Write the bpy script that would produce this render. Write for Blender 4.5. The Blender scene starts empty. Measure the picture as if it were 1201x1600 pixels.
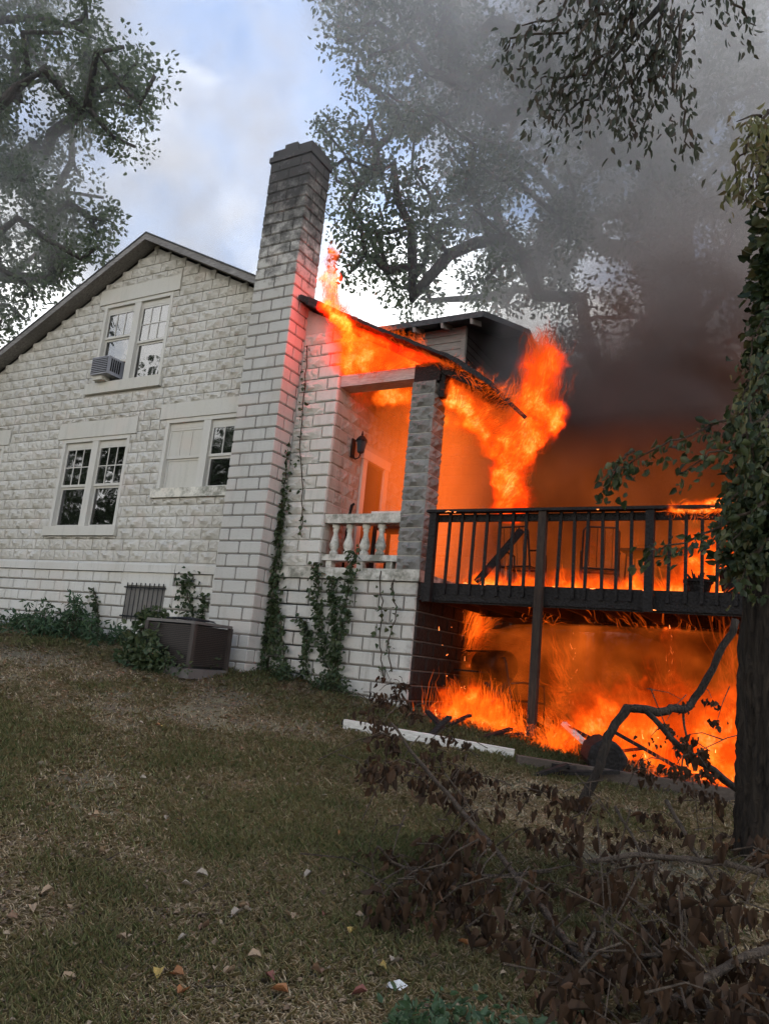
import bpy, math, random
import numpy as np
from mathutils import Vector

random.seed(7)
RNG = np.random.default_rng(11)
R = math.radians
S = bpy.context.scene
COL = S.collection

# ------------------------------------------------------------------ camera
YAW, PITCH, ROLL, FPX = R(30.225), R(11.307), R(5.548), 1200.0
CAM = np.array([4.908, -9.559, 1.5])
PW, PH = 1201.0, 1600.0
_f = np.array([-math.sin(YAW) * math.cos(PITCH), math.cos(YAW) * math.cos(PITCH), math.sin(PITCH)])
_r = np.array([math.cos(YAW), math.sin(YAW), 0.0])
_u = np.cross(_r, _f)
AR = _r * math.cos(ROLL) + _u * math.sin(ROLL)
AU = -_r * math.sin(ROLL) + _u * math.cos(ROLL)
cam_d = bpy.data.cameras.new('camera')
cam = bpy.data.objects.new('camera', cam_d)
COL.objects.link(cam)
from mathutils import Matrix
M3 = Matrix(((AR[0], AU[0], -_f[0]), (AR[1], AU[1], -_f[1]), (AR[2], AU[2], -_f[2])))
cam.matrix_world = Matrix.Translation(Vector(CAM)) @ M3.to_4x4()
cam_d.sensor_fit = 'VERTICAL'
cam_d.sensor_height = 24.0
cam_d.lens = 24.0 * FPX / PH
cam_d.clip_end = 2000
cam_d.clip_start = 0.05
S.camera = cam


def rayd(px):
    return _f + AR * ((px[0] - PW / 2) / FPX) - AU * ((px[1] - PH / 2) / FPX)


def at(px, py, depth):
    """world point seen at photo pixel px,py at a camera-axis distance"""
    return CAM + rayd((px, py)) * depth


def atY(px, py, Y):
    d = rayd((px, py))
    return CAM + d * ((Y - CAM[1]) / d[1])


# ------------------------------------------------------------------ light
SUN_EL, SUN_AZ = R(62), R(48)      # azimuth: from +Y towards +X
wd = bpy.data.worlds.new('World')
S.world = wd
wd.use_nodes = True
nt = wd.node_tree
nt.nodes.clear()
w_out = nt.nodes.new('ShaderNodeOutputWorld')
w_bg = nt.nodes.new('ShaderNodeBackground')
sky = nt.nodes.new('ShaderNodeTexSky')
sky.sky_type = 'NISHITA'
sky.sun_disc = False
sky.sun_elevation = SUN_EL
sky.sun_rotation = SUN_AZ
sky.air_density = 1.0
sky.dust_density = 0.3
sky.ozone_density = 1.5
tc = nt.nodes.new('ShaderNodeTexCoord')
mp = nt.nodes.new('ShaderNodeMapping')
mp.inputs['Scale'].default_value = (1.0, 1.0, 1.9)
mp.inputs['Location'].default_value = (0.35, 0.2, 0.0)
no = nt.nodes.new('ShaderNodeTexNoise')
no.inputs['Scale'].default_value = 2.3
no.inputs['Detail'].default_value = 9
no.inputs['Roughness'].default_value = 0.56
no.inputs['Distortion'].default_value = 0.25
sx = nt.nodes.new('ShaderNodeSeparateXYZ')
ma = nt.nodes.new('ShaderNodeMath'); ma.operation = 'MULTIPLY_ADD'
ma.inputs[1].default_value = -1.0; ma.inputs[2].default_value = 0.56
mb_ = nt.nodes.new('ShaderNodeMath'); mb_.operation = 'ADD'
rp = nt.nodes.new('ShaderNodeValToRGB')
rp.color_ramp.elements[0].position = 0.52
rp.color_ramp.elements[1].position = 0.70
mx = nt.nodes.new('ShaderNodeMix'); mx.data_type = 'RGBA'
mx.inputs['B'].default_value = (9.6, 9.6, 9.5, 1)
L = nt.links.new
L(tc.outputs['Generated'], mp.inputs['Vector'])
L(mp.outputs['Vector'], no.inputs['Vector'])
L(tc.outputs['Generated'], sx.inputs['Vector'])
L(sx.outputs['Z'], ma.inputs[0])
L(ma.outputs[0], mb_.inputs[0])
L(no.outputs['Fac'], mb_.inputs[1])
L(mb_.outputs[0], rp.inputs['Fac'])
L(rp.outputs['Color'], mx.inputs['Factor'])
L(sky.outputs['Color'], mx.inputs['A'])
L(mx.outputs['Result'], w_bg.inputs['Color'])
w_bg.inputs['Strength'].default_value = 0.15
L(w_bg.outputs[0], w_out.inputs['Surface'])

sun_d = bpy.data.lights.new('sun', 'SUN')
sun_d.energy = 1.5
sun_d.angle = R(20)
sun_d.color = (1.0, 0.95, 0.87)
sun = bpy.data.objects.new('sun', sun_d)
COL.objects.link(sun)
_sd = Vector((math.sin(SUN_AZ) * math.cos(SUN_EL), math.cos(SUN_AZ) * math.cos(SUN_EL), math.sin(SUN_EL)))
sun.rotation_euler = _sd.to_track_quat('Z', 'Y').to_euler()
sun.location = (0, 0, 40)

S.view_settings.view_transform = 'Standard'
S.view_settings.look = 'None'
S.view_settings.gamma = 1.0
S.view_settings.exposure = 0.9
S.view_settings.use_curve_mapping = False
S.render.engine = 'CYCLES'
cy = S.cycles
cy.use_denoising = True
cy.use_adaptive_sampling = True
cy.adaptive_threshold = 0.025
cy.max_bounces = 5
cy.diffuse_bounces = 2
cy.glossy_bounces = 2
cy.transmission_bounces = 3
cy.volume_bounces = 2
cy.transparent_max_bounces = 40
cy.volume_step_rate = 1.0
cy.volume_max_steps = 160
cy.caustics_reflective = False
cy.caustics_refractive = False
cy.sample_clamp_indirect = 4.0


# ------------------------------------------------------------------ helpers
def tag(o, label=None, cat=None, group=None, kind=None):
    if label: o['label'] = label
    if cat: o['category'] = cat
    if group: o['group'] = group
    if kind: o['kind'] = kind
    return o


def empty(name, loc=(0, 0, 0), parent=None):
    o = bpy.data.objects.new(name, None)
    o.empty_display_size = 0.2
    o.location = loc
    COL.objects.link(o)
    if parent: o.parent = parent
    return o


def link(name, me, parent=None):
    o = bpy.data.objects.new(name, me)
    COL.objects.link(o)
    if parent: o.parent = parent
    return o


class MB:
    """collects geometry, builds ONE mesh object"""
    def __init__(self): self.v, self.f = [], []

    def add(self, vs, fs):
        n = len(self.v)
        self.v += [tuple(p) for p in vs]
        self.f += [tuple(i + n for i in q) for q in fs]
        return self

    def box(self, x0, x1, y0, y1, z0, z1):
        vs = [(x0, y0, z0), (x1, y0, z0), (x1, y1, z0), (x0, y1, z0), (x0, y0, z1), (x1, y0, z1), (x1, y1, z1), (x0, y1, z1)]
        return self.add(vs, [(0, 3, 2, 1), (4, 5, 6, 7), (0, 1, 5, 4), (1, 2, 6, 5), (2, 3, 7, 6), (3, 0, 4, 7)])

    def bar(self, a, b, w, h, up=(0, 0, 1)):
        a, b, up = Vector(a), Vector(b), Vector(up)
        d = (b - a).normalized()
        s = d.cross(up)
        if s.length < 1e-4: s = d.cross(Vector((1, 0, 0)))
        s.normalize(); t = s.cross(d)
        vs = []
        for p in (a, b):
            for i, j in ((-1, -1), (1, -1), (1, 1), (-1, 1)):
                vs.append(p + s * (w / 2 * i) + t * (h / 2 * j))
        return self.add(vs, [(3, 2, 1, 0), (4, 5, 6, 7), (0, 1, 5, 4), (1, 2, 6, 5), (2, 3, 7, 6), (3, 0, 4, 7)])

    def prism(self, poly, axis, c0, c1):
        """2-D polygon extruded along an axis (poly in the other two axes, in order)"""
        n = len(poly); vs = []
        for c in (c0, c1):
            for a, b in poly:
                vs.append({'x': (c, a, b), 'y': (a, c, b), 'z': (a, b, c)}[axis])
        fs = [tuple(range(n))[::-1], tuple(range(n, 2 * n))]
        fs += [(i, (i + 1) % n, (i + 1) % n + n, i + n) for i in range(n)]
        return self.add(vs, fs)

    def tube(self, pts, rad, sides=8, cap=True, rough=0.0):
        pts = [Vector(p) for p in pts]
        if not hasattr(rad, '__len__'): rad = [rad] * len(pts)
        n0 = len(self.v); k = len(pts)
        ref = Vector((0.3, 0.9, 0.2))
        for i, p in enumerate(pts):
            d = (pts[min(i + 1, k - 1)] - pts[max(i - 1, 0)])
            d = d.normalized() if d.length > 1e-6 else Vector((0, 0, 1))
            s = d.cross(ref)
            if s.length < 0.05: s = d.cross(Vector((1, 0, 0)))
            s.normalize(); t = d.cross(s)
            for j in range(sides):
                a = 2 * math.pi * j / sides
                r = rad[i] * (1 + rough * random.uniform(-1, 1))
                self.v.append(tuple(p + s * (math.cos(a) * r) + t * (math.sin(a) * r)))
        for i in range(k - 1):
            for j in range(sides):
                a = n0 + i * sides + j; b = n0 + i * sides + (j + 1) % sides
                self.f.append((a, b, b + sides, a + sides))
        if cap:
            self.f.append(tuple(n0 + j for j in range(sides))[::-1])
            self.f.append(tuple(n0 + (k - 1) * sides + j for j in range(sides)))
        return self

    def lathe(self, prof, c=(0, 0, 0), sides=12):
        n0 = len(self.v)
        for r, z in prof:
            for j in range(sides):
                a = 2 * math.pi * j / sides
                self.v.append((c[0] + r * math.cos(a), c[1] + r * math.sin(a), c[2] + z))
        for i in range(len(prof) - 1):
            for j in range(sides):
                a = n0 + i * sides + j; b = n0 + i * sides + (j + 1) % sides
                self.f.append((a, b, b + sides, a + sides))
        self.f.append(tuple(n0 + j for j in range(sides))[::-1])
        self.f.append(tuple(n0 + (len(prof) - 1) * sides + j for j in range(sides)))
        return self

    def mesh(self, name, mat, smooth=False):
        me = bpy.data.meshes.new(name)
        me.from_pydata(self.v, [], self.f)
        me.materials.append(mat)
        if smooth: me.polygons.foreach_set('use_smooth', [True] * len(me.polygons))
        me.update()
        return me

    def build(self, name, mat, parent=None, smooth=False):
        return link(name, self.mesh(name, mat, smooth), parent)


def fast_mesh(name, verts, faces, mat, attr=None, smooth=False):
    """numpy: verts (n,3), faces (m,k) all k-gons"""
    me = bpy.data.meshes.new(name)
    verts = np.ascontiguousarray(verts, dtype=np.float32); faces = np.ascontiguousarray(faces, dtype=np.int32)
    m, k = faces.shape
    me.vertices.add(len(verts)); me.vertices.foreach_set('co', verts.ravel())
    me.loops.add(m * k); me.loops.foreach_set('vertex_index', faces.ravel())
    me.polygons.add(m)
    me.polygons.foreach_set('loop_start', np.arange(0, m * k, k, dtype=np.int32))
    me.polygons.foreach_set('loop_total', np.full(m, k, dtype=np.int32))
    if smooth: me.polygons.foreach_set('use_smooth', np.ones(m, dtype=bool))
    me.materials.append(mat)
    if attr:
        for n, a in attr.items():
            at_ = me.attributes.new(n, 'FLOAT', 'POINT'); at_.data.foreach_set('value', np.ascontiguousarray(a, dtype=np.float32))
    me.update(calc_edges=True)
    return me


# ------------------------------------------------------------------ materials
class NT:
    def __init__(self, name):
        self.m = bpy.data.materials.new(name); self.m.use_nodes = True
        self.t = self.m.node_tree; self.t.nodes.clear()
        self.o = self.t.nodes.new('ShaderNodeOutputMaterial')

    def n(self, typ, **kw):
        nd = self.t.nodes.new('ShaderNode' + typ)
        for k, v in kw.items():
            if k in nd.inputs:
                if hasattr(v, 'is_output') or isinstance(v, bpy.types.NodeSocket): self.t.links.new(v, nd.inputs[k])
                else: nd.inputs[k].default_value = v
            else: setattr(nd, k, v)
        return nd

    def l(self, a, b): self.t.links.new(a, b)

    def math(self, op, a, b=None, c=None, clamp=False):
        nd = self.t.nodes.new('ShaderNodeMath'); nd.operation = op; nd.use_clamp = clamp
        for i, v in enumerate((a, b, c)):
            if v is None: continue
            if isinstance(v, bpy.types.NodeSocket): self.l(v, nd.inputs[i])
            else: nd.inputs[i].default_value = v
        return nd.outputs[0]

    def mix(self, fac, a, b, blend='MIX'):
        nd = self.t.nodes.new('ShaderNodeMix'); nd.data_type = 'RGBA'; nd.blend_type = blend
        for k, v in (('Factor', fac), ('A', a), ('B', b)):
            if isinstance(v, bpy.types.NodeSocket): self.l(v, nd.inputs[k])
            else: nd.inputs[k].default_value = v if k == 'Factor' else (*v, 1)
        return nd.outputs['Result']

    def noise(self, scale, detail=3, rough=0.55, vec=None, dist=0.0):
        nd = self.n('TexNoise', Scale=scale, Detail=detail, Roughness=rough, Distortion=dist)
        if vec is None: vec = self.pos()
        self.l(vec, nd.inputs['Vector'])
        return nd.outputs['Fac']

    def pos(self):
        return self.n('NewGeometry').outputs['Position']

    def xyz(self):
        s = self.n('SeparateXYZ'); self.l(self.pos(), s.inputs[0]); return s.outputs

    def ramp(self, fac, stops):
        nd = self.t.nodes.new('ShaderNodeValToRGB')
        cr = nd.color_ramp
        while len(cr.elements) < len(stops): cr.elements.new(0.5)
        for e, (p, c) in zip(cr.elements, stops):
            e.position = p; e.color = (*c, 1) if hasattr(c, '__len__') else (c, c, c, 1)
        self.l(fac, nd.inputs['Fac'])
        return nd.outputs['Color']

    def island(self):
        return self.n('NewGeometry').outputs['Random Per Island']

    def bsdf(self, color, rough=0.85, bump=None, bstr=0.3, bdist=0.01, **kw):
        b = self.n('BsdfPrincipled', Roughness=rough, **kw)
        b.inputs['Specular IOR Level'].default_value = kw.get('spec', 0.25)
        if isinstance(color, bpy.types.NodeSocket): self.l(color, b.inputs['Base Color'])
        else: b.inputs['Base Color'].default_value = (*color, 1)
        if bump is not None:
            bp = self.n('Bump', Strength=bstr, Distance=bdist); self.l(bump, bp.inputs['Height'])
            self.l(bp.outputs[0], b.inputs['Normal'])
        self.l(b.outputs[0], self.o.inputs['Surface'])
        return b


def painted(name, base, soot=None, rough_bump=0.5, tint=0.17, dirt=(0.27, 0.25, 0.21), amt=0.52, green=0.0):
    """white paint on concrete: tint, streaks, chips; soot = function(nt)->mask of real soot"""
    m = NT(name)
    big = m.noise(0.9, 3, 0.6)
    fine = m.noise(38, 4, 0.65)
    mp_ = m.n('Mapping', Scale=(5.0, 5.0, 0.7)); m.l(m.pos(), mp_.inputs['Vector'])
    streak = m.noise(1.6, 5, 0.65, mp_.outputs[0])
    oi = m.n('ObjectInfo').outputs['Random']
    isl = m.island()
    c = m.mix(m.ramp(big, [(0.35, 0.0), (0.7, 1.0)]), base, tuple(x * (1 - tint) * k for x, k in zip(base, (1.0, .975, .93))))
    c = m.mix(m.math('MULTIPLY', m.math('FRACT', m.math('ADD', oi, isl)), tint * 1.3), c, (0.42, 0.40, 0.37))
    c = m.mix(m.math('MULTIPLY', m.ramp(streak, [(0.52, 0.0), (0.78, 1.0)]), amt), c, dirt)
    c = m.mix(m.math('MULTIPLY', m.ramp(fine, [(0.60, 0.0), (0.72, 1.0)]), amt), c, tuple(x * 0.72 for x in dirt))
    pink = m.noise(1.7, 2, 0.5)
    c = m.mix(m.math('MULTIPLY', m.ramp(pink, [(0.56, 0.0), (0.7, 1.0)]), 0.13), c, (0.62, 0.44, 0.36))
    if green:
        g = m.noise(3.3, 5, 0.7)
        c = m.mix(m.math('MULTIPLY', m.ramp(g, [(0.45, 0.0), (0.6, 1.0)]), green), c, (0.10, 0.10, 0.07))
    if soot: c = m.mix(soot(m), c, (0.018, 0.016, 0.015))
    h = m.math('ADD', m.math('MULTIPLY', m.noise(22, 4, 0.6), 1.0), m.math('MULTIPLY', fine, 0.35))
    m.bsdf(c, 0.8, h, rough_bump, 0.012)
    return m.m


def soot_high(m):      # smoke-blackened chimney crown, ragged
    z = m.xyz()['Z']
    n = m.noise(4.2, 6, 0.72)
    return m.ramp(m.math('ADD', m.math('MULTIPLY', m.math('SUBTRACT', z, 7.5), 0.52), m.math('MULTIPLY', m.math('SUBTRACT', n, 0.5), 3.0)), [(0.05, 0.0), (0.45, 0.6), (1.0, 0.93)])


def soot_right(m):     # scorched towards the deck
    x = m.xyz()['X']
    n = m.noise(2.2, 5, 0.65)
    return m.ramp(m.math('ADD', m.math('ADD', m.math('MULTIPLY', x, 1.0), 0.05), m.math('MULTIPLY', m.math('SUBTRACT', n, 0.5), 1.5)), [(0.0, 0.0), (0.25, 0.5), (0.4, 0.95)])


WHITE = (0.53, 0.505, 0.445)
m_block = painted('painted_rock_face', WHITE, None, 0.8)
m_smooth = painted('painted_smooth_block', (0.54, 0.52, 0.468), None, 0.35, 0.10)
m_chim = painted('painted_chimney_block', (0.43, 0.415, 0.375), soot_high, 0.4, 0.15)
m_base = painted('painted_base_block', (0.47, 0.45, 0.405), soot_right, 0.4, 0.14, amt=0.65)
m_mortar = painted('painted_mortar', (0.42, 0.40, 0.35), None, 0.3, 0.1, amt=0.6)
m_joint = painted('dark_joint', (0.14, 0.13, 0.115), None, 0.3, 0.1, amt=0.6)
m_mortar_ch = painted('chimney_mortar', (0.13, 0.12, 0.105), soot_high, 0.3, 0.1, amt=0.6)
m_trim = painted('painted_trim', (0.51, 0.49, 0.43), None, 0.1, 0.06, amt=0.35)
m_sill = painted('stained_sill', (0.66, 0.63, 0.54), None, 0.2, 0.06, amt=0.8, green=0.75)
m_ledge = painted('weathered_ledge', (0.56, 0.53, 0.46), soot_right, 0.4, 0.12, amt=0.8, green=0.8)
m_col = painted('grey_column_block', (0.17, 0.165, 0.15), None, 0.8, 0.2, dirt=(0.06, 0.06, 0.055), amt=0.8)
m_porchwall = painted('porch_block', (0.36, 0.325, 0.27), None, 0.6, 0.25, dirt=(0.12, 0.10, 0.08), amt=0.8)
m_frame = painted('window_paint', (0.53, 0.51, 0.455), None, 0.1, 0.05, amt=0.25)


def wood(name, base, dark, scale=(2, 14, 14), rough=0.85):
    m = NT(name)
    mp_ = m.n('Mapping', Scale=scale); m.l(m.pos(), mp_.inputs['Vector'])
    g = m.noise(3.0, 5, 0.6, mp_.outputs[0], 0.6)
    b = m.noise(1.2, 3, 0.6)
    c = m.mix(m.ramp(g, [(0.3, 0.0), (0.7, 1.0)]), dark, base)
    c = m.mix(m.math('MULTIPLY', m.ramp(b, [(0.4, 0.0), (0.65, 1.0)]), 0.5), c, dark)
    m.bsdf(c, rough, g, 0.5, 0.01)
    return m.m


def charred(name, base=(0.010, 0.008, 0.007)):
    m = NT(name)
    g = m.noise(9, 4, 0.6)
    v = m.n('TexVoronoi', Scale=26.0); m.l(m.pos(), v.inputs['Vector'])
    c = m.mix(m.ramp(g, [(0.5, 0.0), (0.85, 1.0)]), base, tuple(min(1, x * 1.8) for x in base))
    m.bsdf(c, 0.75, m.math('ADD', v.outputs['Distance'], g), 0.7, 0.015)
    return m.m


m_char = charred('charred_wood')
m_scorch = charred('scorched_block', (0.022, 0.016, 0.013))
m_charroof = charred('charred_roof', (0.016, 0.014, 0.013))
m_post = wood('scorched_post', (0.06, 0.04, 0.028), (0.018, 0.012, 0.009), (14, 14, 2))
m_beam = wood('weathered_beam', (0.50, 0.47, 0.42), (0.22, 0.20, 0.18))
m_shingle = wood('roof_shingle', (0.10, 0.10, 0.10), (0.045, 0.045, 0.045), (6, 6, 6))
m_rake = wood('rake_paint', (0.30, 0.28, 0.26), (0.12, 0.11, 0.10))
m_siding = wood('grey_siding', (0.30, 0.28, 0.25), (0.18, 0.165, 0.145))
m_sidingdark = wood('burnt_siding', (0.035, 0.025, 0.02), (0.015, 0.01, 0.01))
m_whitewood = wood('white_board', (0.72, 0.69, 0.63), (0.42, 0.39, 0.34))
m_grey = wood('grey_timber', (0.11, 0.085, 0.065), (0.05, 0.038, 0.03))
m_deckboard = wood('deck_board', (0.13, 0.08, 0.05), (0.04, 0.025, 0.018))

m = NT('dark_metal'); m.bsdf((0.02, 0.018, 0.017), 0.45, m.noise(40, 2), 0.15, 0.003, Metallic=0.6); m_metal = m.m
m = NT('brown_metal')
m.bsdf(m.mix(m.noise(5, 4), (0.06, 0.047, 0.04), (0.035, 0.028, 0.024)), 0.55, m.noise(60, 2), 0.1, 0.002); m_unit = m.m
m = NT('unit_top_metal')
m.bsdf(m.mix(m.noise(8, 4), (0.15, 0.135, 0.12), (0.08, 0.07, 0.065)), 0.5, m.noise(60, 2), 0.1, 0.002); m_unittop = m.m
m = NT('plastic_grey'); m.bsdf(m.mix(m.noise(6, 3), (0.36, 0.36, 0.38), (0.24, 0.24, 0.26)), 0.5); m_plastic = m.m
m = NT('interior_dark'); m.bsdf(m.mix(m.noise(2, 2), (0.05, 0.045, 0.04), (0.025, 0.022, 0.02)), 0.9); m_dark = m.m
m = NT('screen_dark'); m.bsdf(m.mix(m.noise(9, 3), (0.035, 0.04, 0.045), (0.02, 0.02, 0.025)), 0.6); m_screen = m.m
m = NT('door_paint'); m.bsdf(m.mix(m.noise(3, 4), (0.035, 0.025, 0.02), (0.02, 0.014, 0.011)), 0.6); m_door = m.m
m = NT('grille_black'); m.bsdf((0.012, 0.012, 0.012), 0.5); m_black = m.m
m = NT('foil_lining'); m.bsdf(m.mix(m.noise(9, 4, .7), (0.3, 0.29, 0.25), (0.1, .1, .09)), 0.4, m.noise(14, 4), .8, .03); m_foil = m.m


def glass_mat():
    m = NT('window_glass')
    tr = m.n('BsdfTransparent', Color=(0.55, 0.58, 0.60, 1))
    w = m.noise(2.2, 2, 0.5)
    bp = m.n('Bump', Strength=0.08, Distance=0.05); m.l(w, bp.inputs['Height'])
    gl = m.n('BsdfGlossy', Roughness=0.03); m.l(bp.outputs[0], gl.inputs['Normal'])
    fr = m.n('Fresnel', IOR=1.6)
    fac = m.math('MULTIPLY_ADD', fr.outputs[0], 2.2, 0.06, clamp=True)
    mx_ = m.n('MixShader'); m.l(fac, mx_.inputs[0]); m.l(tr.outputs[0], mx_.inputs[1]); m.l(gl.outputs[0], mx_.inputs[2])
    m.l(mx_.outputs[0], m.o.inputs['Surface'])
    return m.m


m_glass = glass_mat()


def leafmat(name, cols, rough=0.55, trans=0.35):
    m = NT(name)
    isl = m.island()
    n = len(cols)
    c = m.ramp(isl, [(i / max(n - 1, 1), cc) for i, cc in enumerate(cols)])
    nz = m.noise(0.9, 2)
    c = m.mix(m.math('MULTIPLY', nz, 0.35), c, tuple(x * 0.5 for x in cols[0]))
    d = m.n('BsdfPrincipled', Roughness=rough); m.l(c, d.inputs['Base Color']); d.inputs['Specular IOR Level'].default_value = 0.3
    t = m.n('BsdfTranslucent'); m.l(c, t.inputs['Color'])
    ms = m.n('MixShader', Fac=trans); m.l(d.outputs[0], ms.inputs[1]); m.l(t.outputs[0], ms.inputs[2])
    m.l(ms.outputs[0], m.o.inputs['Surface'])
    return m.m


m_oak = leafmat('oak_leaf', [(0.075, 0.10, 0.06), (0.11, 0.145, 0.08), (0.16, 0.19, 0.115)], 0.55, 0.6)
m_ivy = leafmat('ivy_leaf', [(0.016, 0.028, 0.011), (0.032, 0.05, 0.018), (0.058, 0.075, 0.026), (0.11, 0.108, 0.04)], 0.5)
m_vine = leafmat('vine_leaf', [(0.035, 0.06, 0.025), (0.06, 0.085, 0.035), (0.085, 0.10, 0.045)], 0.5)
m_dead = leafmat('dead_leaf', [(0.022, 0.012, 0.006), (0.036, 0.019, 0.009), (0.052, 0.028, 0.0135), (0.085, 0.041, 0.019)], 0.95, 0.2)
m_redleaf = leafmat('hanging_leaf', [(0.04, 0.05, 0.03), (0.055, 0.06, 0.035), (0.07, 0.045, 0.03)], 0.6, 0.25)
m_yellowleaf = leafmat('yellowing_leaf', [(0.12, 0.13, 0.05), (0.17, 0.16, 0.06), (0.14, 0.10, 0.05)], 0.5)
m_weed = leafmat('weed_leaf', [(0.035, 0.07, 0.03), (0.055, 0.10, 0.045), (0.08, 0.12, 0.06)], 0.55)


def bark(name, a, b, s=(9, 9, 1.4)):
    m = NT(name)
    mp_ = m.n('Mapping', Scale=s); m.l(m.pos(), mp_.inputs['Vector'])
    v = m.noise(2.2, 6, 0.65, mp_.outputs[0], 1.2)
    c = m.mix(m.ramp(v, [(0.35, 0.0), (0.65, 1.0)]), a, b)
    m.bsdf(c, 0.9, v, 1.0, 0.06)
    return m.m


m_bark = bark('furrowed_bark', (0.008, 0.006, 0.005), (0.042, 0.032, 0.023))
m_barkfar = bark('tree_bark', (0.03, 0.026, 0.022), (0.075, 0.065, 0.055), (5, 5, 1))
m_twig = bark('dead_twig', (0.035, 0.025, 0.017), (0.11, 0.08, 0.055), (12, 12, 12))


# ------------------------------------------------------------------ ground
def ground_z(X, Y):
    X = np.asarray(X, float); Y = np.asarray(Y, float)
    b = np.interp(X, [-40, -14, -9, -3.5, -2.4, 0.0, 1.8, 4.0, 9.0, 40], [2.0, 1.75, 1.62, 1.45, 1.25, 0.97, 0.78, 0.52, 0.42, 0.35])
    t = np.clip(-Y / 9.6, 0, 1.35)
    z = b * (1 - t) + 0.0 * t
    z = z + 0.035 * np.sin(X * 0.9 + 1) * np.cos(Y * 0.8) * np.clip(t * 3, 0, 1) + 0.015 * np.sin(X * 2.3 + Y * 1.9)
    return z


def gz(x, y): return float(ground_z(x, y))


def on_ground(px, py, lift=0.0):
    d = rayd((px, py)); t0 = 0.5
    for k in range(1200):
        p = CAM + d * t0
        if p[2] < gz(p[0], p[1]) + lift: return p
        t0 += 0.02
    return CAM + d * t0


def ground_mat():
    m = NT('lawn_soil')
    a = m.noise(0.55, 5, 0.6); b = m.noise(3.5, 5, 0.65); c_ = m.noise(26, 4, 0.7); s = m.noise(90, 2, 0.6)
    soil = m.mix(m.ramp(c_, [(0.35, 0.0), (0.7, 1.0)]), (0.06, 0.047, 0.03), (0.16, 0.125, 0.08))
    thatch = m.mix(s, (0.10, 0.09, 0.05), (0.19, 0.165, 0.095))
    green = m.mix(c_, (0.04, 0.05, 0.026), (0.08, 0.09, 0.042))
    c = m.mix(m.ramp(b, [(0.42, 0.0), (0.6, 1.0)]), soil, thatch)
    c = m.mix(m.ramp(a, [(0.5, 0.0), (0.68, 0.7)]), c, green)
    m.bsdf(c, 0.95, m.math('ADD', c_, m.math('MULTIPLY', s, 0.5)), 0.9, 0.03)
    return m.m


xs = np.concatenate([[-600, -200, -80, -40], np.arange(-20, 14.01, 0.25), [20, 40, 80, 200, 600]])
ys = np.concatenate([[-300, -100, -40, -20], np.arange(-13, 6.01, 0.25), [9, 14, 20, 40, 100, 300, 900]])
gx, gy = np.meshgrid(xs, ys, indexing='ij')
gv = np.stack([gx, gy, ground_z(gx, gy)], -1).reshape(-1, 3)
ii, jj = np.meshgrid(np.arange(len(xs) - 1), np.arange(len(ys) - 1), indexing='ij')
q = (ii * len(ys) + jj).ravel()
gf = np.stack([q, q + len(ys), q + len(ys) + 1, q + 1], -1)
g = link('ground', fast_mesh('ground', gv, gf, ground_mat(), smooth=True))
tag(g, 'patchy lawn of dry soil and thatch sloping up to the house', 'ground', kind='structure')

# ------------------------------------------------------------------ block helpers
CW, CH = 0.406, 0.2035      # one block with its joint


def mesh_smooth_block(w, h, d, mat, name='block'):
    """panel-faced block, origin at the lower left of its face, front towards -Y"""
    g_ = 0.0105; e = 0.016
    b = MB()
    x0, x1, z0, z1 = g_, w - g_, g_, h - g_
    vs = [(x0, 0.03, z0), (x1, 0.03, z0), (x1, 0.03, z1), (x0, 0.03, z1),
          (x0, -d * 0.45, z0), (x1, -d * 0.45, z0), (x1, -d * 0.45, z1), (x0, -d * 0.45, z1),
          (x0 + e, -d, z0 + e), (x1 - e, -d, z0 + e), (x1 - e, -d, z1 - e), (x0 + e, -d, z1 - e)]
    fs = []
    for k in (0, 4):
        for i in range(4):
            a, c = k + i, k + (i + 1) % 4
            fs.append((a, c, c + 4, a + 4))
    fs.append((8, 9, 10, 11))
    b.add(vs, fs)
    return b.mesh(name, mat)


def rock_heights(nx, nz, seed):
    rr = np.random.default_rng(seed)
    u = np.linspace(0, 1, nx)[:, None]; v = np.linspace(0, 1, nz)[None, :]
    edge = np.minimum(np.minimum(u, 1 - u) * 5.5, np.minimum(v, 1 - v) * 3.2).clip(0, 1)
    h = 0.6 + 0.3 * np.sin(u * 9.4 + seed * 1.7) * np.cos(v * 5.2 + seed * 2) + 0.55 * rr.uniform(-1, 1, (nx, nz))
    h += 0.35 * np.exp(-((u - 0.5 + 0.25 * (v - 0.5)) / 0.12) ** 2)
    return (edge ** 0.8) * h.clip(0.05, 1.6)


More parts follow.
